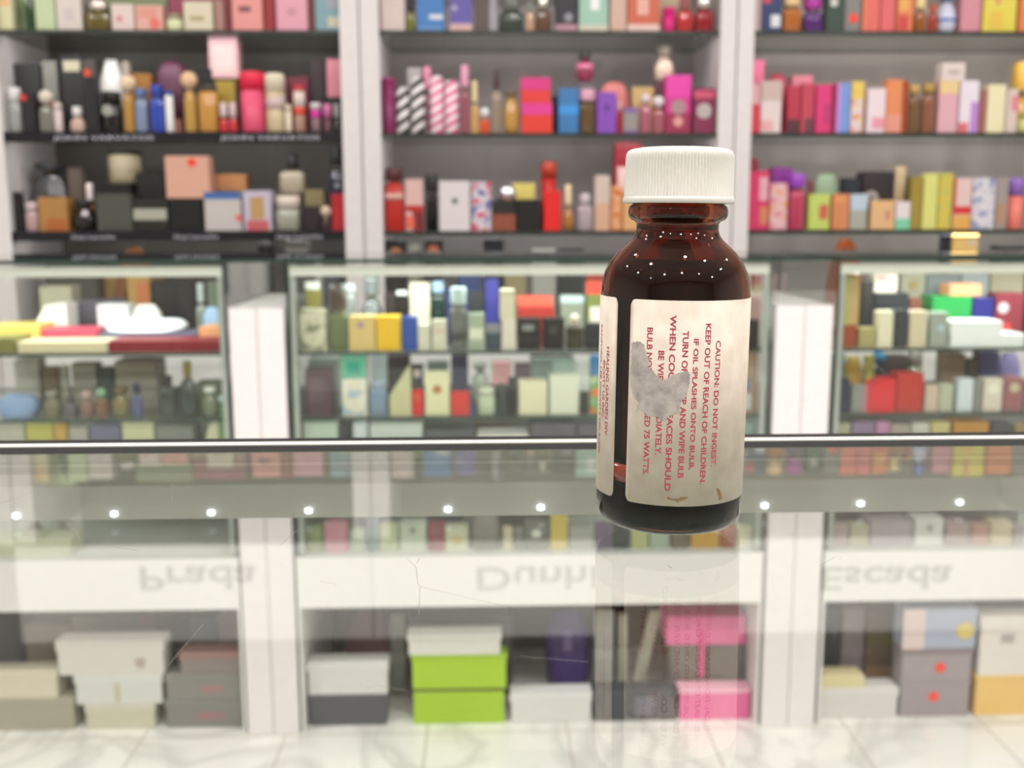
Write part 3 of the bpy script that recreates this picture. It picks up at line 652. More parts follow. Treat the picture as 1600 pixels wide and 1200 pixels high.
# second shelves
row([
 ('jar',-8,30,136,0,'a8aaa8*','grey jar with wide white lid',{'c':'f4f0f0','cf':.3}),
 ('box',33,54,146,0,'1e1c20','small black carton with red seal',{'d':[(.2,.9,.25,'e04038')]}),
 ('ball',58,80,140,0,'86847c*','grey bottle with pearl ball cap',{'c':'e8dccc','cf':.36}),
 ('cyl',81,95,160,0,'e4d0d0','small pale pink tube'),
 ('rnd',106,130,166,0,'d8b8ac*','small round rose gold bottle',{'c':'f4ecec','cf':.35,'cw':.6}),
 ('box',133,152,120,0,'1a181c','tall black slim carton'),
 ('jar',154,186,142,0,'141214*','black lacquer pot with silver disc',{'c':'141214','d':[(.42,.55,.28,'a8a8a0')]}),
 ('bot',190,206,118,0,'c09048*','slender gold bottle with pearl top',{'c':'f4d8b8','cf':.3,'ball':1}),
 ('bot',209,228,138,0,'8898b8*','light blue tube bottle',{'c':'5878b0','cf':.2,'cw':.9}),
 ('bot',232,254,132,0,'3450b8*','royal blue bottle',{'c':'2440a8','cf':.25,'cw':.9,'sq':1.0}),
 ('cyl',256,269,142,0,'f6f4f2','white tube with blue top',{'c':'2c50a8','cf':.1}),
 ('bot',284,303,112,0,'c89c50*','gold bottle of stacked spheres',{'c':'f0c8a0','cf':.3,'ball':1,'n':2}),
 ('jar',306,338,132,0,'d09848*','amber gold jar with dark lid',{'c':'4a4440','cf':.12}),
 ('bot',342,355,160,0,'d83c48*','left one of two small red footed bottles',{'c':'dcc4c4','cf':.5,'cw':.9}),
 ('bot',357,369,160,0,'d83c48*','right one of two small red footed bottles',{'c':'dcc4c4','cf':.5,'cw':.9}),
 ('cyl',371,409,110,0,'f05c80','tall cerise red canister',{'c':'f02850','cf':.3}),
 ('cyl',411,442,113,0,'d8c4a0','tall cream canister',{'c':'ece0c8','cf':.3,'p':[(0,1,.4,.62,'d8c0bc')]}),
 ('cyl',444,455,163,0,'ecdcc4','small cream tube beside the cream canister'),
 ('cyl',457,475,132,0,'b89080','brown tube with white and red bands',{'c':'d83848','cf':.1,'p':[(0,1,.55,.85,'ecd8d0'),(0,1,.38,.54,'e85040')]}),
 ('cyl',484,500,160,0,'8c7078','small tube with magenta band',{'c':'f0e4ec','cf':.2,'p':[(0,1,.5,.75,'e040a8')]}),
 ('cyl',504,517,162,0,'6c4450','small tube with pink top',{'c':'e080b0','cf':.45}),
 ('rnd',519,531,162,0,'3c3c3c*','tiny black bottle with grey top',{'c':'a0a09c','cf':.5}),
 ('box',18,62,99,1,'38383a','charcoal carton above the white lid'),
 ('box',66,88,95,1,'90908a','grey back carton with red edge',{'p':[(.0,.7,.3,.5,'b84840')]}),
 ('box',94,128,86,1,'302e32','tall black carton with cream plate',{'p':[(.15,.9,.80,.93,'c8c0a4')]}),
 ('box',129,150,92,1,'4a4440','dark carton with red seal',{'d':[(.35,.82,.28,'d84838')]}),
 ('bag',150,188,90,1,'f4f2f0*','big white oval bottle',{'name':('perfume_bottle','bottle'),'tp':2.0}),
 ('box',190,202,96,1,'a89c90','thin grey beige carton'),
 ('box',204,236,115,1,'a87434','small bronze brown carton'),
 ('dome',238,292,92,1,'683850','plum rounded case',{'c':'502840'}),
 ('box',310,332,108,1,'141416','black carton under pink picture box'),
 ('box',334,371,122,1,'54482c','dark olive carton',{'p':[(.1,.9,.5,.95,'b09838')]}),
 ('box',326,371,60,'on','e6b8bc','pale pink picture carton on top',{'p':[(.15,.85,.1,.85,'e8c8c4')]}),
 ('box',448,482,120,1,'742c3c','wine red back carton'),
 ('box',484,506,94,1,'34282c','dark slim back carton'),
 ('box',508,534,152,1,'201c20','black carton at bay end'),
 ('box',510,534,92,'on','d88898','rose pink carton on top'),
 ('pack',270,283,186,0.45,'b87870','mauve flat packet'),
], 'on the second wall shelf, left bay', 'cosmetics on the second shelf, left bay', SH[1], W0, lim=bays[0])
row([
 ('cyl',594,617,120,0,'8c2c60','plum canister',{'c':'9c2c68','cf':.1}),
 ('twist',619,639,136,0,'BW','shorter black and white twisted canister',{'cf':.06}),
 ('twist',641,663,120,0,'BW','taller black and white twisted canister',{'cf':.06}),
 ('twist',671,692,118,0,'PK','left pink and white twisted canister',{'cf':.06}),
 ('twist',694,717,125,0,'PK','right pink and white twisted canister',{'cf':.06}),
 ('bot',719,733,102,0,'a05868*','tall rose tube with pink dome',{'c':'f0a8c8','cf':.35,'cw':.9}),
 ('bot',735,748,126,0,'d8a868*','slender gold bottle',{'c':'f4dca8','cf':.45}),
 ('ball',750,765,168,0,'e8541c*','tiny orange bottle with clear ball cap',{'c':'f0f0f4','cf':.45}),
 ('bot',767,784,110,0,'a08c7c*','taupe bottle with dark spray top',{'c':'4c3838','cf':.32,'nk':.4}),
 ('rnd',786,812,142,0,'cc9c50*','round gold bottle',{'c':'806848','cf':.12}),
 ('box',815,863,161,0,'f04030','red carton with pink top half',{'p':[(0,1,.62,1,'f0409c')]}),
 ('box',814,860,121,'on','f04038','upper red carton with pink top half',{'p':[(0,1,.5,1,'e83c8c')]}),
 ('box',873,904,138,0,'4080c0','blue carton with bright band',{'p':[(0,1,.42,.62,'40a0f0')]}),
 ('bot',906,931,139,0,'6c5030*','brown bottle with lilac cap',{'c':'e4a8c4','cf':.3,'cw':1,'sq':1}),
 ('box',933,963,144,0,'9050c4','purple carton with dark motif',{'d':[(.5,.62,.16,'60308c')]}),
 ('bot',966,972,158,0,'c02838*','thin red bottle with white top',{'c':'e8c8c8','cf':.3}),
 ('box',974,997,168,0,'a09894','silver carton with violet top band',{'p':[(0,1,.8,1,'8868a8'),(0,1,0,.12,'8868a8')]}),
 ('bot',1000,1019,146,0,'b46878*','rose bottle with round white cap',{'c':'f0dce0','cf':.28,'ball':1}),
 ('bot',1021,1039,150,0,'b06470*','rose bottle with oval white cap',{'c':'f4ecf4','cf':.34,'ball':1}),
 ('box',1041,1080,117,0,'e03c98','magenta carton with taupe roundel',{'p':[(0,1,0,.35,'a82c58'),(0,1,.62,1,'f448b4')],'d':[(.5,.45,.3,'b89094'),(.5,.2,.2,'eca8a0')]}),
 ('box',1084,1117,138,0,'8c2c54','dark magenta carton with silver disc',{'p':[(0,1,.78,.95,'d85878')],'d':[(.5,.5,.36,'c4b8b8')]}),
 ('box',636,658,106,1,'b0a8a8','pale grey back carton'),
 ('bot',660,674,104,1,'c890a0*','rose glass tube at the back',{'c':'e08ca8','cf':.4,'cw':.9}),
 ('box',862,873,150,1,'2c2440','thin navy carton'),
 ('box',900,930,128,1,'6c6468','grey back carton under doll bottle'),
 ('rnd',901,928,79,'on','90304c*','pink and black doll shaped bottle',{'c':'303030','cf':.25,'p':[(0,1,.42,.58,'e080a0')]}),
 ('dome',935,985,126,1,'d47c78','salmon domed gift case'),
 ('box',988,1022,136,1,'d4b478','tan gold back carton'),
 ('box',1024,1056,126,1,'6c4c54','brown back carton'),
 ('rnd',1025,1055,71,'on','e4cdb8*','cream round bottle with grey cap',{'c':'8c8478','cf':.3,'cw':.7}),
], 'on the second wall shelf, middle bay', 'cosmetics on the second shelf, middle bay', SH[1], W0, lim=bays[1])
row([
 ('box',1174,1188,132,0,'e8b4bc','pink carton with red square',{'p':[(0,1,.0,.6,'e04050')]}),
 ('box',1190,1222,126,0,'f0dcdc','white carton with beige top',{'p':[(0,1,.62,1,'d4bcb4'),(.0,.6,.05,.25,'eeb4b4')]}),
 ('box',1231,1251,134,0,'c43854','rose red carton with dark base',{'p':[(0,1,0,.3,'5c3038')]}),
 ('box',1253,1273,130,0,'cc4860','cherry carton beside the rose red one',{'p':[(.3,1,0,.3,'74404c')]}),
 ('box',1276,1300,132,0,'e83c80','hot pink carton',{'p':[(.5,1,.2,.6,'c83c7c')]}),
 ('box',1302,1306,130,0,'b02450','thin crimson carton'),
 ('box',1308,1329,130,0,'80a4e8','sky blue carton with lilac edge',{'p':[(0,.25,0,1,'dc90e0')]}),
 ('box',1331,1350,127,0,('f0a868','f0dcf0','f8d860'),'yellow topped flower print carton',{'p':[(0,1,.65,1,'f4d468')]}),
 ('box',1356,1384,138,0,'f8e4ec','white carton with pink splash',{'p':[(.3,1,.1,.35,'f4a4b4')]}),
 ('box',1386,1411,124,0,'f09460','orange carton',{'p':[(0,1,0,.35,'f0a08c')]}),
 ('box',1413,1419,126,0,'b8502c','thin rust carton'),
 ('bot',1421,1440,132,0,'7c5c3c*','brown bottle with gold top',{'c':'c8a460','cf':.2,'cw':.9}),
 ('bot',1443,1464,130,0,'946048*','bronze bottle with gold top',{'c':'b89450','cf':.2,'cw':.9}),
 ('box',1468,1498,126,0,'e8b4c0','pale pink carton with yellow top',{'p':[(0,1,.75,1,'f4d498')]}),
 ('box',1472,1508,98,'on','ecdcd8','small white carton on the pink one',{'p':[(.25,.75,.35,.6,'c8b8b4')]}),
 ('box',1501,1530,126,0,'f4e8f4','white carton with violet corner',{'p':[(.6,1,.0,.6,'c890e0'),(.0,.5,0,.2,'e87880')]}),
 ('box',1533,1541,140,0,'b06c68','thin dusty rose carton'),
 ('box',1544,1572,132,0,'f8ecc4','cream yellow tall carton'),
 ('box',1574,1591,139,0,'e4d0c8','pale carton with pink heart',{'p':[(.4,1,.5,.85,'e88ca0')]}),
 ('rnd',1593,1618,176,0,'dcd88c*','small lime round bottle',{'c':'c8c070','cf':.2}),
 ('box',1172,1194,94,1,'ee78a0','tall pink back carton',{'p':[(0,1,.0,.45,'e49cac')]}),
 ('dome',1198,1236,113,1,'b03c54','dark rose domed case'),
 ('box',1238,1270,118,1,'e08898','light rose back carton'),
 ('rnd',1588,1622,96,1,'dca848*','gold star topped bottle',{'c':'e8b850','cf':.45,'cw':.9}),
 ('box',1425,1462,112,1,'8c8478','grey brown back carton'),
], 'on the second wall shelf, right bay', 'cosmetics on the second shelf, right bay', SH[1], W0, lim=bays[2])

# third shelves
row([
 ('box',15,33,300,0,'161416','black slim carton by the upright'),
 ('jar',36,58,316,0,'c0a0a0*','mauve pot with white knob',{'c':'e0c8cc'}),
 ('box',60,105,308,0,'b48448','bronze cube carton with copper foot',{'p':[(.25,.95,0,.4,'b86834')]}),
 ('rnd',108,146,312,0,'1c181a*','black round bottle with pearl stud',{'c':'1c1c1c','cf':.2,'d':[(.66,.6,.12,'f0e0e8')]}),
 ('box',150,205,303,0,'50524a','olive grey carton'),
 ('box',207,262,312,0,'24221e','black carton with silver name plate',{'p':[(0.03,.97,.38,.72,'b4b4a4')]}),
 ('box',264,315,310,0,'0e0c0c','black carton under the salmon one'),
 ('box',258,326,244,'on','e6b09a','big salmon carton with red sticker',{'d':[(.62,.85,.1,RED)],'c':'c89484'}),
 ('box',319,376,300,0,'d2cac6','pale grey carton with blue top band',{'p':[(0,1,.82,1,'4870b0')],'d':[(.93,.35,.09,'f46878')]}),
 ('box',380,423,298,0,'d0c4d8','lilac flower carton with gold figure',{'p':[(.25,.75,.3,.85,'c4a068'),(.1,.9,.0,.28,'d06870')]}),
 ('jar',427,468,306,0,'a8a898*','sage jar with broad white lid',{'c':'ecdcd0','cf':.35}),
 ('box',472,499,322,0,'2c1c24','dark wine carton'),
 ('ball',501,516,322,0,'4c3838*','small dark bottle with cream ball cap',{'c':'e0c8b0','cf':.5}),
 ('box',518,540,303,0,'b8202c','red carton at bay end'),
 ('bot',22,37,258,1,'e0dcdc~','clear slim bottle',{'c':'d4d0d4^','cf':.3}),
 ('rnd',40,104,254,1,'48484c*','large smoky round bottle',{'c':'303034','cf':.12}),
 ('box',106,128,262,1,'5c5048','brown grey back carton'),
 ('bot',130,146,286,1,'c08c50*','gold bottle with pearl cap',{'c':'e8dcd8','cf':.4}),
 ('box',150,206,286,1,'0c0a0a','wide black back carton'),
 ('cyl',162,212,234,'on','b0a488','ribbed beige canister with black lid',{'c':'201e1c','cf':.14}),
 ('box',214,258,270,1,'121010','black back carton beside the ribbed canister'),
 ('box',328,384,298,1,'605040','dark brown back carton'),
 ('box',325,384,272,'on','b07c50','tan brown flat carton on top'),
 ('box',424,470,302,1,'706858','taupe back carton'),
 ('bot',434,474,240,'on','b4a894*','beige pot shaped bottle with black stopper',{'c':'141414','cf':.42,'nk':.35,'cw':.45}),
 ('box',476,506,296,1,'8c8058','olive gold back carton'),
 ('bot',511,540,230,1,'24243c*','tall navy bottle',{'c':'141418','cf':.25,'d':[(.5,.55,.14,'a4a4b0')]}),
], 'on the third wall shelf, left bay', 'cosmetics on the third shelf, left bay', SH[2], W0, lim=bays[0])
row([
 ('bot',598,630,262,0,'c83028*','red bottle with white swoosh and dark cap',{'c':'501c20','cf':.22,'cw':.85,'p':[(0,1,.5,.6,'e8b8ac')]}),
 ('box',633,661,280,0,'e8c0b8','white carton with red lower half',{'p':[(0,1,.38,.5,'c42c2c'),(.4,1,0,.38,'802428'),(0,.5,.05,.3,'f0705c')]}),
 ('bot',664,684,272,0,'100e10*','tall black bottle',{'c':'1c1a1c','cf':.35,'cw':.95,'sq':1}),
 ('box',686,734,283,0,'ece2e4','white carton with small crest',{'p':[(.42,.60,.55,.66,'6c706c')]}),
 ('box',737,767,284,0,('d84c68','e8e4ec','6064a8'),'white carton with blue and red stripes'),
 ('box',769,806,313,0,'98503c','brown carton with black top',{'p':[(0,1,.55,1,'26241f')]}),
 ('box',808,845,312,0,'14120e','wide black carton'),
 ('box',850,876,298,0,'f42420','bright red tall carton'),
 ('rnd',878,898,288,0,'b47838*','ornate gold bottle',{'c':'f4dcb4','cf':.5,'cw':.55}),
 ('bot',903,927,302,0,'bcaab0*','mauve silver round shouldered bottle',{'c':'d4c8cc','cf':.3}),
 ('box',930,953,274,0,'e0ccc0','tall white slim carton',{'p':[(0,1,0,.5,'e4b498')]}),
 ('box',955,972,290,0,('e08040','f0b888','e06828'),'orange print carton',{}),
 ('box',974,998,298,0,'ecb47c','peach carton beside the bottle shoulder'),
 ('ball',786,798,288,1,'5c5858*','small bottle with silver ball cap',{'c':'e8e8f0^','cf':.5}),
 ('box',802,840,312,1,'2a2a26','low black carton at the back'),
 ('box',801,836,286,'on','dccc70','yellow carton lying on top'),
 ('cyl',846,870,252,1,'bc2c28','tall dark red canister',{'c':'b84030','cf':.25}),
 ('box',696,728,274,1,'5c3c38','brown back carton behind the crest carton'),
 ('box',961,1002,222,1,'98182c','tall crimson carton with white plate',{'p':[(.1,.8,.42,.72,'e4c4c0')]}),
], 'on the third wall shelf, middle bay', 'cosmetics on the third shelf, middle bay', SH[2], W0, lim=bays[1])
row([
 ('box',1166,1202,267,0,'dc3c6c','big crimson pink carton',{'p':[(.55,.95,.5,.9,'ecb0bc'),(.6,1,.1,.4,'dc8868')]}),
 ('box',1168,1185,247,'on','8c2c40','small maroon carton on the big pink one'),
 ('box',1204,1231,286,0,('e8909c','f0c8d0','f0a878'),'pink and orange flower carton'),
 ('bot',1235,1260,271,0,'c84868*','rose bottle with violet cap',{'c':'a048c4','cf':.28,'cw':1,'sq':1}),
 ('box',1264,1297,303,0,'ccdc70','lime carton with red flower',{'p':[(.5,.9,.3,.7,'d86858')]}),
 ('box',1301,1327,303,0,'e09060','orange square carton',{'p':[(.1,.7,.75,.95,'f0a068')]}),
 ('box',1329,1355,303,0,'b4b4a8','silver carton with pale blue top',{'p':[(0,1,.55,1,'c8d8e8')]}),
 ('box',1361,1398,313,0,'ecc08c','peach wide carton with red crest',{'p':[(.6,.8,.35,.65,'d88c74')]}),
 ('box',1400,1422,315,0,'f0e4e4','white carton with mint corner',{'p':[(0,1,0,.4,'88d8b4')]}),
 ('box',1424,1442,277,0,'a8903c','olive gold carton'),
 ('box',1444,1466,271,0,'e4e484','tall pale yellow carton'),
 ('box',1468,1489,271,0,('e0c850','dcc860','c8c860'),'tall yellow gold print carton'),
 ('box',1491,1519,278,0,'ecccc8','white carton with red stripe and gold foot',{'p':[(0,1,.3,.45,'dc3838'),(0,1,0,.28,'ecb45c'),(0,.12,.45,1,'d46040')]}),
 ('box',1521,1556,278,0,('9498c0','e8e4e8','d8d0dc'),'white carton with blue swirl'),
 ('box',1558,1576,278,0,'a89c98','grey carton with orange stripe',{'p':[(.2,.6,.1,.5,'c08c5c')]}),
 ('cyl',1580,1606,278,0,'ee8070','coral tube with violet lid',{'c':'9870c4','cf':.35}),
 ('box',1206,1238,262,1,'84308c','violet back carton',{'c':'5c2854'}),
 ('box',1262,1270,282,1,'803040','thin maroon back carton'),
 ('bag',1276,1314,270,1,'8ca484','sage green pouch',{}),
 ('box',1318,1344,278,1,'202830','navy back carton'),
 ('box',1348,1397,268,1,'2c2426','black carton with silver record disc',{'d':[(.3,.55,.22,'a49c9c'),(.3,.55,.06,'3c3838')]}),
 ('box',1399,1415,260,1,'c8b08c','cream brown back carton'),
 ('box',1416,1440,276,1,'5c5838','dark olive back carton'),
 ('box',1572,1602,280,1,'50307c','indigo back carton'),
], 'on the third wall shelf, right bay', 'cosmetics on the third shelf, right bay', SH[2], W0, lim=bays[2])

# fourth shelves, half hidden by the cases
row([
 ('box',70,150,402,0,'50504c','grey carton'), ('arch',172,243,386,0,'80502c','brown curved case',{'c':'5c5048','dd':.04}),
 ('box',250,390,440,0,'28282c','long black carton'), ('ball',404,424,376,0,'201e20*','black bottle with ball top',{'cf':.2,'c':'101010'}),
 ('box',446,480,376,0,'7c7c78','grey upright carton'), ('box',160,246,432,1,'b09058','amber carton with orange print',{'p':[(.5,.9,.2,.9,'d07848')]}),
 ('box',486,530,420,0,'4c5058','slate carton')],
 'on the low wall shelf, left bay', 'cosmetics on the fourth shelf, left bay', SH[3], W0)
row([
 ('box',602,634,376,0,'1c1c20','black carton with orange disc by the upright',{'d':[(.5,.86,.3,'c07850')]}),
 ('box',638,656,384,0,'8c8c84','grey slim carton'),
 ('box',663,692,374,0,'1c1a1c','second black carton with orange disc',{'d':[(.5,.88,.3,'b86c48')]}),
 ('box',716,752,424,0,'445890','slate blue carton'),('box',755,787,373,0,'1c1c24','dark navy tall carton'),('box',789,822,425,0,'a89c74','khaki carton'),
 ('box',832,868,390,0,'b8b8b0','pale grey tall carton'),('box',873,912,388,0,'34383a','charcoal carton'),('box',916,956,428,0,'c84438','red carton with cream band',{'p':[(0,1,.6,.8,'e0d098')]})],
 'on the low wall shelf, middle bay', 'cosmetics on the fourth shelf, middle bay', SH[3], W0)
row([
 ('box',1180,1230,430,0,'b09898','rose grey carton'),('arch',1296,1354,373,0,'9c4c20','rust brown arched case',{'c':'d0b49c','dd':.04}),
 ('box',1240,1290,432,0,'d4d8a8','pale lime carton'),('box',1378,1420,425,0,'c8b8ac','beige carton'),
 ('box',1472,1486,364,0,'1c1c24','thin black carton'),('box',1488,1528,363,0,'ecc478','amber yellow carton with white seal',{'d':[(.75,.9,.15,'d8c8b0')]}),
 ('box',1560,1620,384,0,'24242a','wide black carton')],
 'on the low wall shelf, right bay', 'cosmetics on the fourth shelf, right bay', SH[3], W0)

# display case, middle
C0 = YC+0.026
kw = dict(pitch=0.085, maxd=0.07)
row([
 ('box',462,509,484,0,('8c8c74','d4d0b4','dcd8bc'),'cream carton with grey scroll print'),
 ('bot',512,541,446,0,'6c7850*','tall olive bottle with dark collar',{'c':'504438*','cf':.42,'cw':.95,'sq':1}),
 ('box',545,586,494,0,'e0c480','pale gold carton with violet seal',{'d':[(.45,.75,.14,'b898a0')]}),
 ('box',588,625,494,0,'f4c42c','bright yellow carton'),
 ('box',628,652,495,0,'2c50a4','royal blue carton'),
 ('box',654,672,507,0,'dcd8c4','small ivory carton'),
 ('box',675,698,500,0,'dcd8c0','ivory carton with pink line',{'p':[(.1,.9,.6,.66,'d8b0a8')]}),
 ('bot',703,729,450,0,'70746c*','tall layered grey bottle',{'c':'c0d4d0','cf':.3,'cw':.95,'sq':1,'p':[(0,1,.15,.38,'4c4c48')]}),
 ('box',731,757,490,0,'a8b49c','sage carton with white plate',{'p':[(.1,.9,.3,.6,'e4e4cc')]}),
 ('box',759,782,506,0,'3c4854','slate navy carton',{'p':[(0,1,.65,1,'8c8c90')]}),
 ('box',784,806,500,0,'e4dccc','lower ivory carton of a pair'),
 ('box',781,804,453,'on','e0d8bc','upper ivory carton of a pair'),
 ('box',809,845,497,0,'181818','black carton with silver mark',{'p':[(.2,.7,.6,.8,'888c88')]}),
 ('box',848,882,497,0,'141414','black carton with bronze oval',{'d':[(.5,.6,.2,'484438')]}),
 ('ball',885,912,492,0,'34301c*','dark bottle with cream ball cap',{'c':'e0d4bc','cf':.3}),
 ('box',914,944,505,0,'24282c','charcoal square carton'),
 ('box',1155,1198,500,0,'241c20','black and maroon carton',{'p':[(.1,.6,.4,.7,'5c383c')]}),
 ('box',1120,1152,500,0,'2c2a28','dark brown carton behind the bottle'),
 ('box',467,500,440,1,'8c8444','olive gold carton with white top',{'p':[(0,1,.88,1,'eef4e8')]}),
 ('bot',536,556,444,1,'909490*','grey glass bottle',{'c':'d0dcdc','cf':.15,'cw':.9}),
 ('rnd',559,598,426,1,'c8d4d4~','large crystal bottle with faceted stopper',{'c':'d8e4e4~','cf':.35,'cw':.6}),
 ('box',601,618,458,1,'6c3c4c','wine carton with dark top',{'p':[(0,1,.6,1,'2c2428')]}),
 ('box',620,637,454,1,'100e10','black slim carton with white top',{'p':[(0,1,.92,1,'e4e8e4')]}),
 ('box',640,671,442,1,'e0d8bc','tall ivory carton'),
 ('bot',673,695,440,1,'0c302c*','black teal bottle with silver blue cap',{'c':'98b4d4','cf':.2,'cw':.9,'sq':1}),
 ('box',697,710,452,1,'22305c','thin navy carton'),
 ('box',732,756,456,1,'2c3034','black carton with grey top'),
 ('box',758,779,436,1,'343484','indigo carton',{}),
 ('box',809,866,480,1,'a83028','wide dark red carton'),
 ('box',808,864,464,'on','e4604c','flat coral carton on top'),
 ('box',876,912,462,1,'888c7c','silver grey banded carton',{'p':[(0,1,.85,1,'b4c4c4')]}),
 ('box',916,946,440,1,'6c7438','olive carton with red cap',{'p':[(0,1,.8,1,'c83c30'),(.2,.9,.35,.6,'d8d0c4')]}),
 ('box',1165,1199,432,1,'b8ccb8','frosted green white carton',{'p':[(0,1,.1,.5,'d8e4a0')]}),
], 'on the upper shelf of the middle case', 'perfume cartons on the upper shelf, middle case', CS[0], C0, **kw, lim=CL[1])
row([
 ('box',476,518,578,0,'4c3038','dark plum carton',{'c':'1c1820','p':[(.15,.7,.35,.85,'604850')]}),
 ('box',533,572,555,0,('a8bcc8','e4dcc4','e8e4d8'),'patterned ivory carton with teal top',{'p':[(0,1,.62,1,'68b89c'),(.25,.75,.7,.9,'2ca088')]}),
 ('bot',576,605,598,0,'7890a8*','frosted steel blue bottle',{'c':'a0b4c8','cf':.15,'cw':.6}),
 ('wedge',608,642,571,0,'c8c498','sail shaped beige carton',{'u':.85,'lo':.4}),
 ('box',644,661,609,0,'d81c20','small red carton with gold mark',{'p':[(.3,.7,.6,.85,'d86030')]}),
 ('box',641,661,570,'on','1c1818','black carton with silver ribbon',{'p':[(.3,.8,.5,.8,'b8a8a4')]}),
 ('box',664,702,583,0,'e4e0b4','ivory carton with brown seal',{'d':[(.5,.62,.18,'b47438')]}),
 ('box',705,733,611,0,'d83830','square red carton'),
 ('box',705,731,556,'on','14143c','navy carton on the square red one'),
 ('jar',746,775,607,0,'c0ccac*','pale sage jar',{'c':'d4d8c0'}),
 ('box',778,792,600,0,'343c38','dark green slim carton'), ('box',794,806,590,0,'0c0c0c','black slim carton'),
 ('box',811,855,596,0,'e6dfbc','square ivory carton'),
 ('box',859,904,587,0,'e0e2cc','broad pale carton'),
 ('box',906,920,612,0,'2c302c','small dark carton',{}),
 ('box',923,946,590,0,('f07838','48a860','e8dcb8'),'orange green and white print carton'),
 ('box',1162,1198,545,0,'a08468','tan carton with blue and white marks',{'p':[(.1,.5,.35,.55,'6870a0'),(.1,.6,.05,.3,'c8c8c4')]}),
 ('box',1118,1158,560,0,'6c7470','grey green carton behind the bottle'),
 ('box',480,530,560,1,'b8c0b8','pale grey back carton'),
 ('box',580,604,552,1,'ccd8dc','pale blue white tall carton'),
 ('box',606,640,556,1,'30242c','dark aubergine back carton'),
 ('box',668,700,566,1,'707c74','grey green back carton'),
 ('rnd',736,764,568,1,'b0b4a8*','silver round bottle',{'c':'a8aca0','cf':.15}),
 ('box',768,800,602,1,'1c1c1c','low black back carton'), ('box',769,799,566,'on','ecacb0','pink square carton on the low black one'),
 ('box',804,828,568,1,'6c5860','mauve grey back carton'),
 ('box',830,898,560,1,'88988f','grey green wide back carton',{'p':[(.5,1,.7,.95,'b8ccc0')]}),
 ('box',901,921,562,1,'e4e4dc','white upright carton'), ('box',923,945,556,1,'3c88c4','bright blue back carton'),
], 'on the second shelf of the middle case', 'perfume cartons on the second shelf, middle case', CS[1], C0, **kw, lim=CL[1])
row([
 ('box',465,528,660,0,'b8c8b8','pale green carton'),('box',532,548,664,0,'2c3432','dark slim carton'),('box',552,574,660,0,'ccd4d4','white slim carton'),
 ('box',578,660,661,0,'c4ccc4','wide pale grey carton'),('box',664,742,672,0,'54565a','slate flat carton'),('box',746,826,679,0,'e0dcd4','low white carton'),
 ('box',830,900,662,0,'605c64','mauve grey carton'),('box',903,944,664,0,'646068','plum grey carton'),('box',1160,1196,660,0,'8ca098','sage grey carton'),
 ('box',700,800,658,1,'786858','brown grey back carton')],
 'on the third shelf of the middle case', 'cartons on the third shelf, middle case', CS[2], C0, **kw, lim=CL[1])
row([
 ('box',479,504,824,0,'909c68','olive carton'),('box',507,543,818,0,'d894a4','pink carton'),('box',546,571,828,0,'b8c0ac','sage carton'),
 ('box',574,592,808,0,'849ca0','teal grey carton'),('box',594,622,820,0,'c0c89c','pale lime carton'),
 ('box',625,666,818,0,'d4d8c4','ivory carton with grey seal',{'d':[(.5,.75,.12,'8c9088')]}),('box',669,694,818,0,'984850','wine carton'),
 ('box',696,731,824,0,'d8d8b8','ivory carton with gold seal',{'d':[(.5,.45,.2,'dcc070')]}),
 ('dome',735,783,806,0,'8c887c','taupe domed case'),('box',786,801,824,0,'d8c8a8','small beige carton'),
 ('box',804,818,824,0,'7c7c74','grey slim carton'),('box',820,856,816,0,'74746c','grey carton with white oval',{'d':[(.5,.6,.2,'e4e4dc')]}),
 ('box',860,887,806,0,'dcc050','yellow carton'),('box',889,926,824,0,'a8a8a0','light grey carton'),
 ('box',930,955,820,0,'745c7c','violet grey carton'),('box',958,983,820,0,'24302c','dark green carton'),('box',986,1013,824,0,'c0c080','khaki lime carton'),
 ('box',1016,1046,824,0,'b4bcac','pale sage carton'),('box',1049,1077,822,0,'746050','brown carton'),('box',1080,1124,820,0,'d8a02c','orange gold carton'),
 ('box',1126,1149,822,0,'a85838','rust carton'),('box',1152,1188,822,0,'dcd4b8','cream carton'),
 ('box',560,720,802,1,'40506c','long navy back carton'),('box',740,860,800,1,'4c5048','long charcoal back carton')],
 'on the deck of the middle case', 'cartons on the deck, middle case', ZD, C0, **kw, lim=CL[1])

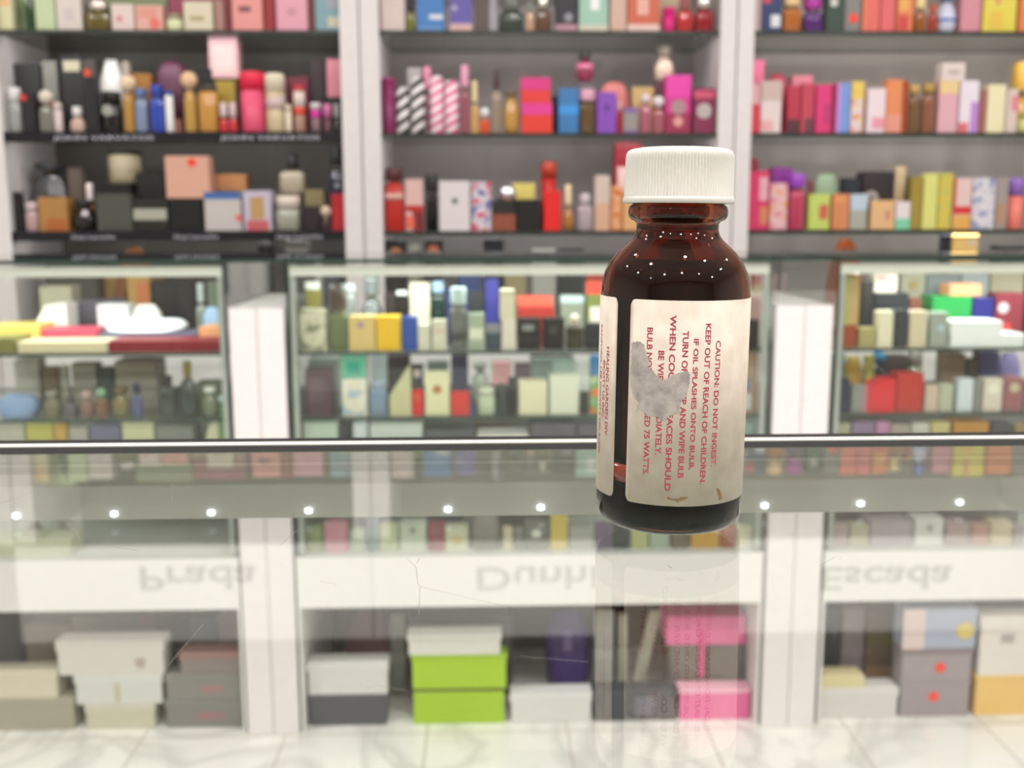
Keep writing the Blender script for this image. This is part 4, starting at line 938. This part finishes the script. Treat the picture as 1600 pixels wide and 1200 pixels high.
# display case, left
row([
 ('pack',-20,24,528,0,'86844c','olive flat box',{'ar':3}),
 ('pack',28,168,534,0,'e8dcb4','long cream flat box',{'ar':3}),
 ('pack',171,352,532,0,'8c1c28','long dark red flat box',{'ar':3}),
 ('pack',-20,62,508,1,'f0d070','yellow soft pack',{'ar':3}),
 ('pack',66,152,514,1,'d05068','rose red flat box',{'ar':3}),
 ('pack',156,308,520,1,'6c6c84','slate blue flat box',{'ar':3}),
 ('bag',158,280,500,'on','f4f6fa','crumpled white plastic sheet',{'tp':.5}),
 ('pack',311,352,511,1,'e8a878','copper flat box',{'ar':3,'p':[(.05,.95,.2,.6,'f8c898')]}),
 ('wedge',46,104,474,2,'fafaf4','white folded paper bag',{'u':.45,'lo':.3}),
 ('box',152,199,476,2,'f6f8fa','white upright carton'),
 ('bag',202,246,476,2,'f8f4ee','round white bag with orange mark',{'d':[(.8,.3,.16,'f4684c')]}),
 ('bag',316,342,480,2,'a4c4e4','light blue ribbon bag',{}),
 ('box',62,112,448,3,'b8b49c','grey beige tin'),
 ('box',114,196,470,3,'686470','grey back carton'),
 ('box',199,234,432,3,'b08c4c','amber carton with rust print',{'p':[(.4,.95,.4,.9,'c07048')]}),
 ('box',237,300,440,3,'1c1c1e','wide black back carton',{'p':[(.1,.5,.2,.35,'5c585c')]}),
 ('bot',304,320,443,3,'9ca49c*','silver white small bottle',{'c':'d0dcd8','cf':.4}),
 ('box',324,344,440,3,'74806c','sage back carton'),
], 'on the upper shelf of the left case', 'packages on the upper shelf, left case', CS[0], C0, pitch=0.088, maxd=0.08, lim=CL[0])
row([
 ('bag',-10,50,618,0,'7c94b8','blue soft bag'),
 ('rnd',64,92,612,0,'78745c*','olive grey round bottle',{'c':'8c8c7c','cf':.25}),
 ('bot',96,118,622,0,'5c5a5c*','dark grey bottle',{'c':'4c4c4c','cf':.3}),
 ('rnd',121,144,612,0,'846458*','rosy brown bottle',{'c':'b89c94','cf':.3}),
 ('ball',146,166,608,0,'7c5c40*','amber bottle with green ball cap',{'c':'84b490','cf':.35}),
 ('rnd',170,199,606,0,'7c7448*','olive amber bottle',{'c':'645430','cf':.25}),
 ('bot',204,220,600,0,'545c84*','blue figurine bottle',{'c':'2c2c50','cf':.35,'cn':2}),
 ('bot',246,270,588,0,'34423c*','dark green bottle beside the tall one',{'c':'202a26','cf':.3}),
 ('rnd',273,305,566,0,'303c36*','tall green bottle with gold tip',{'c':'84783c','cf':.3,'cw':.4}),
 ('rnd',312,340,606,0,'747c60*','sage round bottle',{'c':'d4d8cc','cf':.2}),
 ('ball',343,356,618,0,'6c9c70*','small green bottle with pale ball cap',{'c':'c0dcd4','cf':.4}),
 ('box',22,60,562,1,'c0beb4','pale grey back carton'), ('box',66,90,574,1,'847460','brown back carton'),
 ('box',94,106,572,1,'b8bcac','thin pale back carton'), ('box',112,150,568,1,'a8a89c','stone grey back carton'),
 ('box',153,176,574,1,'4c5c58','teal grey back carton'), ('box',179,244,564,1,'b0ac9c','wide beige back carton'),
 ('box',306,354,598,1,'849068','moss back carton'),
], 'on the second shelf of the left case', 'bottles on the second shelf, left case', CS[1], C0, **kw, lim=CL[0])
row([
 ('box',-20,38,661,0,'b4b4a4','stone grey carton'),('box',41,82,662,0,'b8b45c','yellow green carton'),('box',84,104,662,0,'c09c50','ochre carton'),
 ('box',108,137,668,0,'a8a498','low grey carton'),('box',140,188,664,0,'686c84','slate blue carton'),('box',191,240,660,0,'c4c49c','pale khaki carton',{'p':[(.6,.8,.2,.6,'c8a888')]}),
 ('box',243,302,666,0,'787c74','grey carton'),('wedge',306,342,659,0,'c8c8a8','slanted ivory carton',{'u':.6,'lo':.1}),('box',344,356,660,0,'78a860','green carton')],
 'on the third shelf of the left case', 'cartons on the third shelf, left case', CS[2], C0, **kw, lim=CL[0])
row([('pack',-20,112,843,0,'d0d4b0','long pale green flat box',{'ar':2}), ('bot',40,62,812,1,'5c6058*','dark bottle',{}), ('bot',88,106,816,1,'585a54*','smoky bottle',{}), ('bot',-4,30,812,1,'646860*','squat grey bottle',{})],
 'on the deck of the left case', 'goods on the deck, left case', ZD, C0, **kw, lim=CL[0])

# display case, right
row([
 ('box',1308,1338,508,0,'a44c2c','rust red square carton'),
 ('box',1309,1344,428,'on','c8a870','tall straw gold carton on the rust one',{'p':[(0,.45,0,.95,'bcb878')]}),
 ('box',1342,1368,512,0,'b0a470','khaki carton'),
 ('box',1372,1396,486,0,'ece4c4','cream upright carton'),
 ('box',1398,1419,484,0,'3c4044','dark grey upright carton'),
 ('box',1422,1449,486,0,'dcd0b0','second cream upright carton'),
 ('box',1454,1481,488,0,'a4aca0','grey carton with blue oval',{'d':[(.6,.55,.2,'b8d0dc')]}),
 ('pack',1485,1600,522,0,'f8faf8','lower long white flat box',{'ar':2}),
 ('pack',1485,1566,502,'on','f8faf8','shorter white flat box on the long one'),
 ('box',1348,1366,440,1,'303030','black upright carton'), ('box',1368,1420,458,1,'303438','wide black carton'),
 ('box',1366,1402,428,'on','e0d4c8','white carton with red corner',{'p':[(.1,.5,.6,.95,'e0a098')]}),
 ('box',1421,1440,466,1,'7c4c40','thin brown carton'),
 ('box',1457,1518,463,1,'28984c','wide green carton'),
 ('box',1484,1533,444,'on','f0a880','orange peach carton on the green one'),
 ('box',1521,1553,466,1,'282878','navy violet carton'),
 ('box',1557,1600,458,1,'883440','maroon carton with white crest',{'d':[(.25,.7,.2,'d8c4cc'),(.4,.3,.16,'f05048')]}),
 ('box',1408,1446,424,2,'b8b4a0','stone carton with tan seal',{'d':[(.5,.8,.2,'b49c6c')]}),
 ('box',1448,1500,430,2,'8c9498','grey blue back carton'),('box',1502,1545,428,2,'a8b0b0','silver grey back carton'),('box',1548,1600,426,2,'b0a890','sand back carton'),
], 'on the upper shelf of the right case', 'cartons on the upper shelf, right case', CS[0], C0, **kw, lim=CL[2])
row([
 ('box',1305,1328,592,0,'242c44','navy carton'),
 ('box',1331,1356,602,0,'8c8c88','grey carton with pink edge',{'p':[(.75,1,0,1,'c87078')]}),
 ('wedge',1358,1399,592,0,'dc2c34','scarlet slanted carton',{'u':.4,'lo':.75}),
 ('box',1402,1443,584,0,'c0342c','brick red carton'),
 ('box',1446,1466,602,0,'ccb8a4','beige pink carton'),('box',1468,1489,600,0,'b8baa4','sage beige carton'),
 ('box',1497,1521,592,0,'d4dce0','white blue carton'),('box',1523,1534,594,0,'8c8c88','thin grey carton'),
 ('box',1537,1567,592,0,'dccfc0','ivory carton with light oval',{'d':[(.5,.7,.3,'f0ecd8')]}),
 ('box',1570,1600,590,0,'a0686c','dusty rose carton with gold oval',{'d':[(.5,.7,.25,'ccc0a0')]}),
 ('box',1302,1320,552,1,'84a894','mint grey back carton'),
 ('bag',1322,1350,556,1,('d8a040','c8b058','e0b040'),'yellow flowered bag'),
 ('box',1352,1366,556,1,'c8c068','thin yellow back carton'),
 ('ball',1367,1382,550,1,'3c3840*','bottle with blue ball cap',{'c':'3c88b8','cf':.3}),
 ('box',1385,1420,556,1,'605854','brown grey back carton'),
 ('jar',1422,1446,548,1,'c8ccb0*','pale lime jar',{}),
 ('box',1474,1508,552,1,'a08874','tan back carton'),('box',1510,1528,560,1,'64645c','grey slim back carton'),
 ('box',1530,1562,550,1,'54547c','indigo back carton'),('bag',1566,1600,552,1,'9084b8','violet bag'),
], 'on the second shelf of the right case', 'cartons on the second shelf, right case', CS[1], C0, **kw, lim=CL[2])
row([
 ('box',1304,1328,662,0,'a8a48c','sage stone carton'),('box',1331,1366,660,0,'84708c','mauve carton'),('box',1369,1390,660,0,'b880a4','pink violet carton'),
 ('box',1392,1422,664,0,'a4988c','taupe carton'),('box',1425,1452,662,0,'c0c0b4','pale grey carton'),('box',1455,1484,660,0,'c0b478','tan carton'),
 ('box',1490,1545,660,0,'b8843c','orange brown carton'),('box',1549,1582,662,0,'4c4c50','charcoal carton with silver dots',{'d':[(.3,.6,.16,'b8b4a0'),(.6,.6,.14,'a0a0b0')]}),('box',1585,1600,664,0,'9c8058','brown carton')],
 'on the third shelf of the right case', 'cartons on the third shelf, right case', CS[2], C0, **kw, lim=CL[2])
row([
 ('box',1293,1325,820,0,'c0a8a8','dusty mauve carton'),('box',1328,1357,820,0,'c4bca4','sand carton'),('box',1360,1426,816,0,'b8acb4','wide lilac carton'),
 ('box',1430,1474,810,0,'eeeaea','white carton with small knob mark',{'d':[(.5,.65,.12,'b0a8a8')]}),('box',1478,1516,818,0,'c0a4a8','rose grey carton'),
 ('box',1519,1545,820,0,'d0a098','salmon grey carton'),('box',1548,1582,816,0,'e0caa8','cream gold carton'),('box',1585,1600,820,0,'b8a4b0','lilac slim carton'),
 ('box',1300,1420,803,1,'605454','long dark back carton',{'p':[(.7,.95,.8,.95,'b0b09c')]}),('box',1424,1590,802,1,'645c60','second long dark back carton')],
 'on the deck of the right case', 'cartons on the deck, right case', ZD, C0, **kw, lim=CL[2])

# storage boxes on the floor of the cubbies
FL = FLOOR
kf = dict(pitch=0.13, maxd=0.12)
row([
 ('lid',-30,117,1092,0,'a8a290','tan grey flat box',{'dd':.05,'ar':2,'cf':.2}), ('lid',-30,90,1050,'on','d8cfb8','cream flat box on the tan one',{'c':'d8cfb8'}),
 ('lid',133,243,1101,0,'ccc8b0','ivory box, bottom of the white stack',{'dd':.05,'ar':2,'c':'d0ccb8'}), ('lid',116,254,1055,'on','d8d8d2','white box, middle of the white stack',{'c':'dcdcd6','p':[(.45,.52,.1,.9,'c8c0a8')]}),
 ('lid',87,257,1001,'on','dcd8d0','widest white box, top of the white stack',{'c':'dedad2','d':[(.78,.35,.05,'b8aca0')]}),
 ('lid',258,381,1094,0,'84827e','bottom grey box with pink marks',{'dd':.05,'ar':2,'p':[(.4,.75,.3,.55,'a07478')]}), ('lid',258,381,1054,'on','888680','middle grey box with pink marks',{'p':[(.45,.75,.3,.55,'a87c7c')]}),
 ('lid',280,381,1020,'on','8c807c','top grey box with reddish edge',{'c':'987470'}),
 ('bag',-25,36,966,1,'3c3a44','dark slate bag'),('box',40,110,975,1,'8c8470','brown grey back box',{'ar':2}),('box',112,245,962,1,'8c887c','grey back box with red top',{'ar':2,'p':[(.8,1,.9,1,'a07468')]}),
 ('box',296,340,968,1,'3c4858','dark blue box',{'ar':2}),('box',343,384,958,1,'8c7c7c','mauve grey box')],
 'on the floor under the left case', 'storage boxes under the left case', FL, YC+0.03, **kf, lim=CB[0])
row([
 ('lid',477,606,1086,0,'54555a','dark grey box',{'dd':.05,'ar':2}), ('lid',475,607,1036,'on','dad8d6','white box on the dark grey one',{'c':'dcdad8'}),
 ('lid',644,790,1077,0,'a8cc2c','lower lime green box',{'dd':.05,'ar':2,'cf':.06,'c':'4c5028'}), ('lid',642,793,1024,'on','acd030','upper lime green box',{'cf':.12,'c':'a0c430'}),
 ('lid',636,784,992,'on','dedcd4','white flat box on the green boxes',{'c':'dedcd4'}),
 ('lid',797,925,1084,0,'dedcd8','broad white box',{'dd':.05,'ar':2,'c':'e0dedc'}),
 ('box',929,1056,1080,0,'4c4e52','dark slate box with faded picture',{'dd':.05,'ar':2,'p':[(.5,.75,.2,.8,'6c6c78')]}),
 ('lid',1061,1187,1078,0,'e468a0','lower bright pink box',{'dd':.05,'ar':2,'cf':.12,'c':'ecb0c4'}),
 ('bag',540,606,962,1,'6c3c40','maroon bag with neck',{'c':'4c2428','hh':.06}),('box',609,632,962,1,'8c8c84','grey upright board box'),
 ('box',640,800,965,1,'504e4a','wide dark back box',{'ar':2}),
 ('bag',857,922,962,1,'48327c','violet patterned bag',{'p':[(.3,.6,.55,.8,'7868a0')]}),
 ('board',930,960,955,0.97,'b8bcb8','white board standing upright',{'dd':.012}),('board',966,980,960,0.97,'c8c8b4','ivory board standing upright',{'dd':.012}),
 ('board',985,1003,956,0.97,'ccccb8','ivory board leaning to the right',{'sl':.045,'dd':.012}),
 ('box',1048,1104,1007,0.45,'787470','grey carton under the upper pink box'),('box',1106,1166,1007,0.45,'706c6a','second grey carton under the upper pink box'),],
 'on the floor under the middle case', 'storage boxes under the middle case', FL, YC+0.03, **kf, lim=CB[1])
row([
 ('lid',1275,1404,1075,0,'dcd8d4','broad white box with handle hole',{'dd':.05,'ar':2,'c':'e0dcd8'}), ('pack',1275,1350,1056,'on','e0d4a4','pale yellow flat box',{}),
 ('lid',1403,1516,1063,0,'a4989c','lower mauve grey box with red sticker',{'dd':.05,'ar':2,'cf':.1,'d':[(.48,.55,.075,RED)]}),
 ('lid',1408,1520,1014,'on','a89ca0','upper mauve grey box with red sticker',{'cf':.18,'c':'8c8084','d':[(.55,.4,.075,RED)]}),
 ('box',1412,1526,951,'on','b0b8cc','pale picture carton with yellow spot',{'p':[(0,.3,0,1,'e4d0cc')],'d':[(.85,.45,.12,'e4cc74')]}),
 ('lid',1524,1640,1056,0,'f0c878','apricot yellow box',{'dd':.05,'ar':2,'cf':.1}), ('lid',1532,1640,962,'on','ece4dc','tall white box on the apricot one',{'cf':.15,'p':[(.3,.5,.55,.7,'b8b0ac')]}),
 ('box',1277,1314,950,0.97,'343c44','dark blue upright box'),('box',1317,1352,950,0.97,'a4949a','mauve upright box'),
 ('box',1356,1404,952,0.97,'7c6450','brown striped box',{'p':[(0,1,.55,.7,'7c7434'),(0,1,0,.3,'b0845c')]})],
 'on the floor under the right case', 'storage boxes under the right case', FL, YC+0.03, **kf, lim=CB[2])

# the upper pink box lies across the two grey cartons
Yp = YC+0.0885
p0, p1 = P(1041, 990, Yp), P(1170, 990, Yp); p1.x = min(p1.x, CB[1][1]-0.003)
hb = P(1100, 1007, Yp).z; ht = P(1100, 963, Yp).z
bpy.context.view_layer.update()
hb = max(o.dimensions.z+o.location.z for o in C.objects if 'under the upper pink box' in o.get('label', ''))+0.0003
bx = tag(chamf('storage_box', p1.x-p0.x, 0.10, ht-hb, M('ee78ac'), None, ((p0.x+p1.x)/2, Yp-0.004, hb)), 'upper bright pink box lying across two grey cartons under the middle case', 'box', 'storage boxes under the middle case')
q = P(1096, 1008, Yp)
box('ribbon', q.x-(p0.x+p1.x)/2-0.006, q.x-(p0.x+p1.x)/2+0.006, -0.002, -0.0004, -0.075, (ht-hb)*.5, M('e05090'), bx)
